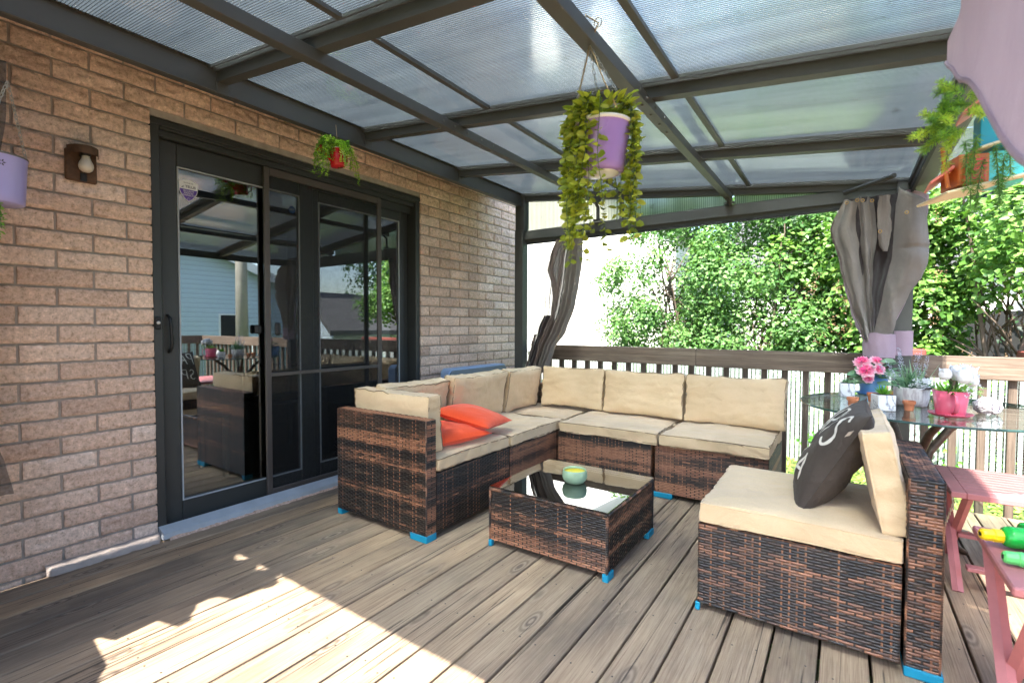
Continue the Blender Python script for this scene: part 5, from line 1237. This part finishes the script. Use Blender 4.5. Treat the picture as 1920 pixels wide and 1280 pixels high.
for k_ in range(46):
    a = rnd(0, 6.28); h = rnd(.08, .17); x, y = QX+rnd(-.04, .04), QY+rnd(-.04, .04); bl.leaf((x, y, TZ+.08), (math.cos(a)*.6, math.sin(a)*.5, 1), (math.cos(a), math.sin(a), 0), h, .007, rnd(.3, 1), fold=.1)
build(bl, 'foliage', 'lfg', rb_); build(bf, 'white_blossom', 'petw', rb_); build(bv, 'lavender_spikes', 'petl', rb_)
b = B()
for (dx, dy) in ((.05, -.055), (.075, -.03)): b.leaf((QX+dx*.6, QY+dy, TZ+.085), (dx*10, -.3, .1), (0, -.3, 1), .055, .03, .1)
build(b, 'dark_leaf', 'darkc', rb_)
# pink jug with white tulips
JX, JY = 3.343, 2.868
pj = thing('flower_pot', (JX, JY, TZ), 'pink enamel jug on a pink saucer filled with white tulips', 'plant pot')
b = B(); pot(b, JX, JY, TZ+.008, .050, .064, .105); build(b, 'jug', 'pink', pj, True)
b = B(); b.lathe([(0, 0), (.062, 0), (.077, .010), (.0785, .013), (.074, .013), (.06, .005), (0, .005)], (JX, JY, TZ+.0004), 40); build(b, 'saucer', 'pink', pj, True)
b = B(); b.tube([(JX-.0+dx, JY-.055+dy, TZ+z) for dx, dy, z in ((.003, -.006, .105), (.006, -.032, .100), (.010, -.040, .065), (.008, -.030, .030), (.003, -.0, .018))], .0085, 8, flat=.45); build(b, 'handle', 'pink', pj, True)
bl, bf = B(), B()
for (x, y, z, r) in ((3.313, 2.80, .918, .026), (3.352, 2.83, .930, .028), (3.372, 2.80, .912, .032), (3.395, 2.83, .922, .032), (3.405, 2.81, .895, .026), (3.36, 2.87, .915, .028), (3.385, 2.86, .94, .022)):
    q = r*.86; bf.lathe([(0, 0), (q*.55, .004), (q*.92, q*.6), (q, q*1.2), (q*.86, q*1.8), (q*.55, q*2.2), (q*.2, q*2.3), (0, q*2.2)], (x, y, z-r), 18, col=rnd(.3, 1), rip=lambda t, zz: .09*math.sin(t*3+x*90))
    for k_ in range(3):
        a = k_*2.1+x*50; bf.leaf((x+q*.5*math.cos(a), y+q*.5*math.sin(a), z-r), (math.cos(a)*.30, math.sin(a)*.30, 1), (math.cos(a), math.sin(a), .2), r*2.15, r*1.2, rnd(.2, 1), fold=-.3)
for k_ in range(70):
    a = rnd(0, 6.28); bl.leaf((JX+rnd(-.03, .03), JY+rnd(-.03, .03), TZ+.09), (math.cos(a)*rnd(.5, 1.3), math.sin(a)*rnd(.5, 1), rnd(.3, 1)), (math.cos(a), math.sin(a), -.3), rnd(.045, .085), rnd(.009, .014), rnd(.2, 1), fold=.2)
for k_ in range(60):
    a = rnd(-1.5, 1.2); r_ = rnd(.03, .10); flower(bf, (JX+.02+r_*math.cos(a)*.9, JY+r_*math.sin(a)*.6-.01, TZ+.125+rnd(-.03, .05)), .007, 4, col=(.5, 1)) if k_ % 2 else bl.leaf((JX+r_*math.cos(a), JY+r_*math.sin(a), TZ+.11+rnd(-.02, .05)), (1, 0, rnd(-.5, .8)), (0, -.5, 1), .025, .007, rnd(.6, 1))
build(bf, 'tulip_blooms', 'petw', pj); build(bl, 'foliage', 'lfb', pj)
b = B()
for k_ in range(7): b.tube([(JX+rnd(-.02, .02), JY+rnd(-.02, .02), TZ+.08), (JX+rnd(-.02, .05), JY-rnd(.01, .05), .89)], .002, 5)
build(b, 'stem', 'stem', pj)
# painted stone
b = B()
def stone(u, v):
    a, p = u*2*math.pi, (v-.5)*math.pi; d = Vector((math.cos(p)*math.cos(a), math.cos(p)*math.sin(a), math.sin(p))); k_ = 1+.16*abs(nz(d.x, d.y, d.z, 2.2, 61))-.1*abs(nz(d.x, d.y*2.5, d.z*1.4, 3.5, 62))
    return (3.492+d.x*.050*k_, 3.035+d.y*.040*k_, TZ+.034+max(-.0335, d.z*.040*k_))
b.grid(stone, 48, 28); so_ = build(b, 'decorative_stone', 'stone2', None, False, 'crumpled white stone with an outlined oval beside the pink jug', 'stone')
b = B(); b.tube([(3.512+.013*math.cos(t*math.pi/12), 2.995-.004, TZ+.040+.021*math.sin(t*math.pi/12)) for t in range(25)], .0018, 5, False); build(b, 'oval_outline', 'print', so_)

# ================================================================== PINK FOLDING TABLES
def bench(name, x0, x1, y0, y1, z, label, slat=True, legx=(.03,)):
    t = thing(name, (x0, (y0+y1)/2, 0), label, 'table', 'pink folding tables')
    b = B()
    if slat:
        b.box(x0, x0+.05, y0, y1, z-.026, z, bev=.003); b.box(x0+.0505, x1, y0, y0+.03, z-.026, z, bev=.003); b.box(x0+.0505, x1, y1-.03, y1, z-.026, z, bev=.003)
        n_ = 9; w = (y1-y0-.06)/n_
        for i in range(n_): b.box(x0+.0505, x1, y0+.0305+i*w, y0+.0305+(i+.88)*w, z-.02, z-.001, bev=.002)
        b.box(x0+.0505, x1, y0+.0305, y1-.0305, z-.025, z-.0205)
    else: b.box(x0, x1, y0, y1, z-.022, z, bev=.004)
    build(b, 'tabletop', 'rosewood', t)
    for lx in (x0+.035, x1-.06):
        ym = (y0+y1)/2; h = (y1-y0)/2-.02
        for s_, dx in ((1, 0), (-1, .022)):
            b = B(); b.tube([(lx+dx, ym+s_*h, z-.0265), (lx+dx, ym-s_*h, .0)], .019, 4, flat=.42); build(b, 'leg', 'rosewood', t)
        if lx < x0+.1 and slat:
            b = B(); p0, p1 = Vector((lx+.0135, ym-h*.9, z-.05)), Vector((lx+.0135, ym+.02, .20)); n_ = 13
            for i in range(n_):
                a, c_ = p0.lerp(p1, i/n_), p0.lerp(p1, (i+.9)/n_); o = Vector((0, .012, .008))*(1 if i % 2 else -1); b.tube([a+o+Vector((-.03, 0, 0)), c_-o+Vector((-.03, 0, 0))], .0016, 4)
            build(b, 'lattice', 'tan', t)
    for (yy, zz) in ((y0+.05, .10), ((y0+y1)/2+.02, .17)):
        b = B(); b.box(x0+.062, x1-.065, yy-.022, yy+.022, zz-.009, zz+.009, bev=.003); build(b, 'cross_bar', 'rosewood', t)
    return t
bench('folding_table', 3.335, 4.14, 2.735, 3.225, .43, 'slatted pink folding table standing in the sun under the edge of the glass table', True)
bench('folding_table', 3.272, 4.14, 1.521, 1.940, .54, 'plain pink folding table with toy water guns on it at the right edge', False)
# toy water guns lying on the near pink table
wg = thing('water_gun', (3.40, 1.80, .54), 'green toy water gun with a yellow nozzle lying on the pink table', 'toy')
Mg = tr(3.262, 1.765, .572) @ rot('Z', 14)
def gun(par, Mg, body, tip):
    b = B(); b.lathe([(.006, -.002), (.010, -.004), (.0145, 0), (.0155, .006), (.0155, .022), (.0175, .025), (.0175, .040), (.014, .044)], n=10, M4=Mg @ rot('Y', 90)); build(b, 'nozzle', tip, par, False)
    b = B(); b.lathe([(.003, 0), (.0058, -.0046)], n=12, M4=Mg @ rot('Y', 90)); build(b, 'nozzle_hole', 'black', par)
    b = B(); b.lathe([(.014, .0415), (.024, .047), (.028, .060), (.027, .10), (.030, .14), (.030, .26), (.02, .28), (0, .285)], n=18, M4=Mg @ rot('Y', 90)); build(b, 'barrel', body, par, True)
    b = B(); b.box(.13, .32, -.060, -.026, -.014, .014, bev=.008, M4=Mg); b.box(.30, .345, -.115, .02, -.015, .015, bev=.008, M4=Mg); build(b, 'grip', body, par)
    b = B(); b.lathe([(.018, 0), (.026, .006), (.026, .09), (.014, .11), (0, .112)], n=16, M4=Mg @ tr(.10, .045, .002) @ rot('Y', 90)); build(b, 'water_tank', body, par, True)
    b = B(); b.box(.20, .225, .0, .03, .026, .036, bev=.003, M4=Mg); build(b, 'trigger', 'ogun', par)
gun(wg, Mg, 'ggun', 'ygun')
wg2 = thing('water_gun', (3.36, 1.65, .54), 'light green toy water gun nearer the table edge, mostly outside the picture', 'toy')
gun(wg2, tr(3.285, 1.655, .560) @ rot('Z', 6), 'lgun', 'lgun')

# ================================================================== YARD
# white slatted privacy fence
def fence(name, p0, p1, z0, z1, label, period=.0475):
    p0, p1 = Vector((*p0, 0)), Vector((*p1, 0)); L = (p1-p0).length; d = (p1-p0)/L; n2 = Vector((-d.y, d.x, 0))
    t = thing(name, ((p0.x+p1.x)/2, (p0.y+p1.y)/2, z0), label, 'fence', 'white slatted fences'); b = B(); n_ = int(L/period)
    for i in range(n_):
        a = p0+d*(i*period+.003); c_ = a+d*(period-.012); h = rnd(-.006, .006); tt = Vector((0, 0, 1))
        vs = [a+tt*z0, c_+tt*z0, c_+tt*(z1+h), a+tt*(z1+h)]; vs += [v+n2*.006 for v in vs]
        b.add(vs, [(0, 1, 2, 3), (7, 6, 5, 4), (0, 4, 5, 1), (1, 5, 6, 2), (2, 6, 7, 3), (3, 7, 4, 0)])
    build(b, 'slat_panel', 'fencew', t)
    b = B(); i = 0
    m_ = int(L/.055)
    for s in (1, -1):                                                # chain-link wires criss-crossing the slats
        for k_ in range(-24, m_):
            a0 = k_*.055; a1 = a0+(z1-z0); u0, u1 = max(0, a0), min(L, a1)
            if u1 <= u0: continue
            za, zb_ = z0+(u0-a0), z0+(u1-a0)
            if s < 0: za, zb_ = z1-(u0-a0), z1-(u1-a0)
            pa, pb = p0+d*u0+Vector((0, 0, za))-n2*.004, p0+d*u1+Vector((0, 0, zb_))-n2*.004; w = Vector((0, 0, .0016))
            b.add([pa-w, pb-w, pb+w, pa+w], [(0, 1, 2, 3)])
    build(b, 'wire_mesh', 'chain', t)
    for k_ in range(int(L/2.4)+1):
        q = p0+d*min(L, k_*2.4+.6)-n2*.03; b = B(); b.tube([(q.x, q.y, z0), (q.x, q.y, z1+.05)], .024, 12); build(b, 'post', 'fencew', t, True)
    b = B(); b.tube([p0+Vector((0, 0, z1-.02))-n2*.02, p1+Vector((0, 0, z1-.02))-n2*.02], .018, 8); build(b, 'top_rail', 'fencew', t, True)
fence('slatted_fence', (-1.5, 6.7), (7.5, 6.5), -.45, .74, 'low pale vinyl slatted fence across the back of the yard')
fence('slatted_fence', (8.0, 6.4), (8.0, -6.0), -.45, .80, 'low pale vinyl slatted fence reflected in the door glass')

# bushes
def bush(name, cx_, cy_, z0, w, d, h, n, label, mat='lfh', L=.075, W_=.05, seed=0, open_low=0.0, clumps=70, col=.5, group='bushes behind the fence', cat='bush', stems=9, dens=1.0):
    t = thing(name, (cx_, cy_, z0), label, cat, group); rg = np.random.default_rng(seed+100); random.seed(seed)
    cl = []; 
    while len(cl) < clumps:
        p = rg.uniform(-1, 1, 3); r_ = np.linalg.norm(p*np.array([1, 1, 1.0]))
        if r_ > 1.0 or (r_ < .45 and rg.random() < .6): continue
        if p[2] < -.9+open_low*1.25 and rg.random() < .95*(open_low > 0): continue
        cl.append((p, rg.uniform(.16, .34), rg.uniform(-.18, .18)))
    P_, N_, C_ = [], [], []
    per = n//clumps
    for p, s, dc in cl:
        q = rg.normal(0, 1, (per, 3)); q /= np.linalg.norm(q, axis=1, keepdims=True); rad = s*rg.uniform(.25, 1, (per, 1))**.6
        pos = p+q*rad*np.array([1.0, 1.0, .8])*np.array([.9, .9, .9])
        P_.append(pos*np.array([w/2, d/2, h/2])+np.array([cx_, cy_, z0+h/2])); nn = q*.9+np.array([0, -.35, .9])+rg.normal(0, .45, (per, 3)); N_.append(nn)
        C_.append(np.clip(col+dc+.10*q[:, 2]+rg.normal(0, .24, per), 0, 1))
    P_, N_, C_ = np.concatenate(P_), np.concatenate(N_), np.concatenate(C_); keep = P_[:, 2] > z0+.02
    leafcloud('foliage', mat, P_[keep], N_[keep], L, W_, t, C_[keep])
    b = B()
    for k_ in range(stems):
        a = rnd(0, 6.28); bx, by = cx_+rnd(-.18, .18)*w, cy_+rnd(-.1, .1)*d; tx, ty = cx_+math.cos(a)*w*.36*rnd(.3, 1), cy_+math.sin(a)*d*.3; hh_ = h*rnd(.6, .92)
        pts = [(bx+(tx-bx)*u**1.3+.05*nz(u*3, k_, 0), by+(ty-by)*u+.05*nz(u*3, k_, 4), z0+hh_*u) for u in np.linspace(0, 1, 9)]
        r0 = rnd(.018, .038); b.tube(pts, [r0*(1-.8*u) for u in np.linspace(0, 1, 9)], 6)
        for m_ in range(5):
            i = random.randint(3, 7); p = Vector(pts[i]); q = p+Vector((rnd(-.5, .5)*w*.35, rnd(-.3, .3)*d*.4, rnd(.1, .45)*h*.4)); mid = p.lerp(q, .5)+Vector((rnd(-.06, .06), 0, rnd(-.05, .08)))
            b.tube([p, mid, q], [r0*.45, r0*.3, r0*.12], 5)
    build(b, 'stems', 'bark', t, True)
    return t
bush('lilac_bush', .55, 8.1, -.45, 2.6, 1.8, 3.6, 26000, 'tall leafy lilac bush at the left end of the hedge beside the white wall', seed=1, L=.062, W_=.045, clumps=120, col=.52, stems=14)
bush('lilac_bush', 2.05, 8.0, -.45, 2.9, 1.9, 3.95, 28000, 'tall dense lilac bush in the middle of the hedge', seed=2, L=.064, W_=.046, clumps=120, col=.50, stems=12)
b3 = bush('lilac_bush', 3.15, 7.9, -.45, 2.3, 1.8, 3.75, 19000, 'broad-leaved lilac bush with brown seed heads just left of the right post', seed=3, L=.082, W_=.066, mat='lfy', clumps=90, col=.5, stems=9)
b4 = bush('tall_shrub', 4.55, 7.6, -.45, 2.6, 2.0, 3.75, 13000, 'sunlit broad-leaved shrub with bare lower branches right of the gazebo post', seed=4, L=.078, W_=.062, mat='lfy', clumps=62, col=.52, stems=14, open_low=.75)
bush('tall_shrub', 4.35, 7.15, -.45, 2.2, .7, 1.25, 2200, 'low green shrub in front of the bare branches at the right', seed=6, L=.09, W_=.07, mat='lfy', clumps=26, col=.42, stems=4)
bush('dark_tree', 6.4, 12.5, -.45, 5.0, 3.5, 6.0, 12000, 'dark green tree behind the shrubs in the upper right', seed=5, mat='lfd', L=.12, W_=.09, clumps=80, col=.5, cat='tree', group='trees behind the fence')
bush('dark_tree', 2.4, 15.5, -.45, 6.5, 4.0, 7.5, 9000, 'green tree far behind the hedge, seen blurred through the roof sheet', seed=8, mat='lfh', L=.16, W_=.12, clumps=80, col=.45, cat='tree', group='trees behind the fence')
for bb_, sd, xs in ((b3, 9, (2.5, 3.5)), (b4, 10, (3.7, 4.8))):
    random.seed(sd)
    for k_ in range(16):
        b = B(); cx_, cz = rnd(*xs), rnd(.7, 2.6); cy_ = 7.0+rnd(-.1, .25)
        for q in range(40): b.leaf((cx_+random.gauss(0, .035), cy_+random.gauss(0, .03), cz+random.gauss(0, .06)), (rnd(-1, 1), rnd(-1, 1), rnd(-.5, 1)), (rnd(-1, 1), -1, .3), rnd(.012, .026), .009, rnd(0, 1))
        build(b, 'seed_head', 'lfr', bb_)
# grass between deck and fence
random.seed(77); ng = 15000
P_ = np.stack([RNG.uniform(-1.2, 7, ng), RNG.uniform(4.1, 6.9, ng), np.full(ng, -.445)], 1)
nn = RNG.normal(0, .5, (ng, 3)); nn[:, 2] = .35; 
leafcloud('grass', 'grassb', P_+np.array([0, 0, .03]), nn+np.array([0, -.3, .6]), .055, .022, None, None, kind='stuff', label='sunlit clover and grass between the deck and the fence')
# ivy on the fence
iv = B(); random.seed(5)
for (x0, zt) in ((3.75, .62), (4.6, .45), (5.1, .5), (2.72, -.05), (1.5, -.15)):
    for k_ in range(60):
        t = rnd(0, 1); iv.leaf((x0+.12*math.sin(t*7)+rnd(-.07, .07), 6.48+rnd(-.05, .0), -.42+(zt+.42)*t), (rnd(-1, 1), -.3, rnd(-1, 1)), (0, -1, .3), rnd(.03, .06), .04, rnd(.1, .7))
build(iv, 'climbing_ivy', 'lfb', None, label='sparse green ivy climbing the slatted fence', cat='climbing plant')

# neighbouring houses
def gable_house(name, x0, x1, y0, y1, z0, ze, zr, label, wm, rm, axis='y', group='neighbouring houses', wins=()):
    t = thing(name, ((x0+x1)/2, (y0+y1)/2, z0), label, 'house', group); b = B(); b.box(x0, x1, y0, y1, z0, ze)
    if axis == 'y': xm = (x0+x1)/2; b.add([(x0, y0, ze), (x1, y0, ze), (xm, y0, zr), (x0, y1, ze), (x1, y1, ze), (xm, y1, zr)], [(0, 1, 2), (3, 5, 4)])
    else: ym = (y0+y1)/2; b.add([(x0, y0, ze), (x0, y1, ze), (x0, ym, zr), (x1, y0, ze), (x1, y1, ze), (x1, ym, zr)], [(0, 2, 1), (3, 4, 5)])
    build(b, 'wall', wm, t); b = B(); o = .35
    if axis == 'y':
        for s, xa in ((-1, x0), (1, x1)):
            k_ = (zr-ze)/abs(xm-xa); xe = xa+s*o; zz = ze-k_*o
            v = [(xe, y0-o, zz), (xm, y0-o, zr+.0), (xm, y1+o, zr), (xe, y1+o, zz)]; b.add([(p[0], p[1], p[2]+.03) for p in v]+[(p[0], p[1], p[2]+.17) for p in v], [(0, 3, 2, 1), (4, 5, 6, 7), (0, 1, 5, 4), (1, 2, 6, 5), (2, 3, 7, 6), (3, 0, 4, 7)])
    else:
        for s, ya in ((-1, y0), (1, y1)):
            k_ = (zr-ze)/abs(ym-ya); ye = ya+s*o; zz = ze-k_*o
            v = [(x0-o, ye, zz), (x0-o, ym, zr), (x1+o, ym, zr), (x1+o, ye, zz)]; b.add([(p[0], p[1], p[2]+.03) for p in v]+[(p[0], p[1], p[2]+.17) for p in v], [(0, 3, 2, 1), (4, 5, 6, 7), (0, 1, 5, 4), (1, 2, 6, 5), (2, 3, 7, 6), (3, 0, 4, 7)])
    build(b, 'roof', rm, t)
    if axis == 'x':
        b = B(); ym = (y0+y1)/2
        for ya in (y0-.35, y1+.35):
            zz = ze-(zr-ze)/abs(ym-y0)*.35; b.add([(x0-.38, ya, zz-.12), (x0-.38, ym, zr-.10), (x0-.38, ym, zr+.19), (x0-.38, ya, zz+.19)], [(0, 1, 2, 3)])
        build(b, 'fascia', 'white', t)
    for (ax, u, z, w, h) in wins:
        f, g = B(), B()
        if ax == 'S': f.box(u, u+w, y0-.03, y0-.002, z, z+h); g.box(u+.05, u+w-.05, y0-.035, y0-.031, z+.05, z+h-.05)
        else: f.box(x0-.03, x0-.002, u, u+w, z, z+h); g.box(x0-.035, x0-.031, u+.05, u+w-.05, z+.05, z+h-.05)
        fo = build(f, 'window_frame', 'white', t); build(g, 'window_glass', 'black', fo)
    return t
gable_house('neighbour_house', -9.0, -.6, 12.5, 20, -.45, 3.6, 6.4, 'large bright white stucco house behind the left curtain', 'wallw', 'roofg')
gable_house('neighbour_house', 1.2, 8.5, 11.2, 15.0, -.45, 2.35, 3.6, 'pale grey-white outbuilding glimpsed through the branches on the right', 'wallw', 'roofg', 'x', wins=(('S', 4.15, -.3, 1.9, 1.75), ('S', 6.4, .4, .5, 1.2)))
gable_house('neighbour_house', 13.0, 20.0, 2.6, 10.6, -.45, 2.0, 3.6, 'pale blue sided house with a grey roof mirrored in the door glass', 'siding', 'roofm', 'x', wins=(('W', 5.2, .3, .9, 1.2), ('W', 7.4, .3, .9, 1.2)))
gable_house('garden_shed', 9.4, 11.2, 9.0, 11.2, -.45, 1.15, 2.0, 'small garden shed with a grey shingle roof mirrored in the door glass', 'siding', 'roofg', 'y', group='neighbouring houses')
t = thing('utility_pole', (10.2, 6.7, -.45), 'weathered wooden utility pole mirrored in the door glass', 'pole'); b = B(); b.tube([(10.2, 6.7, -.45), (10.2, 6.7, 7)], [.16, .12], 12); build(b, 'pole', 'pole', t, True); b = B(); b.box(10.14, 10.26, 5.8, 7.6, 6.2, 6.35); build(b, 'crossarm', 'pole', t)
bush('leafy_tree', 12.0, 13.5, -.45, 4.2, 3.6, 6.2, 9000, 'leafy tree mirrored at the right side of the door glass', seed=12, mat='lfd', L=.13, W_=.1, clumps=70, col=.75, cat='tree', group='trees behind the fence')
bush('leafy_tree', 9.5, -2.6, -.45, 3.0, 2.6, 4.2, 6000, 'leafy tree mirrored at the left side of the door glass', seed=13, mat='lfd', L=.12, W_=.09, clumps=60, col=.8, cat='tree', group='trees behind the fence')
# brick-red planters behind the fence
for i, (x, y, w, lab) in enumerate(((3.15, 7.0, .55, 'brick-red box glimpsed behind the fence left of the curtain'), (4.45, 6.95, 1.1, 'long brick-red box glimpsed behind the fence at the far right'))):
    b = B(); b.box(x, x+w, y, y+.3, -.45, .88, bev=.01); build(b, 'planter_box', 'redbox', None, label=lab, cat='planter', group='red boxes behind the fence')
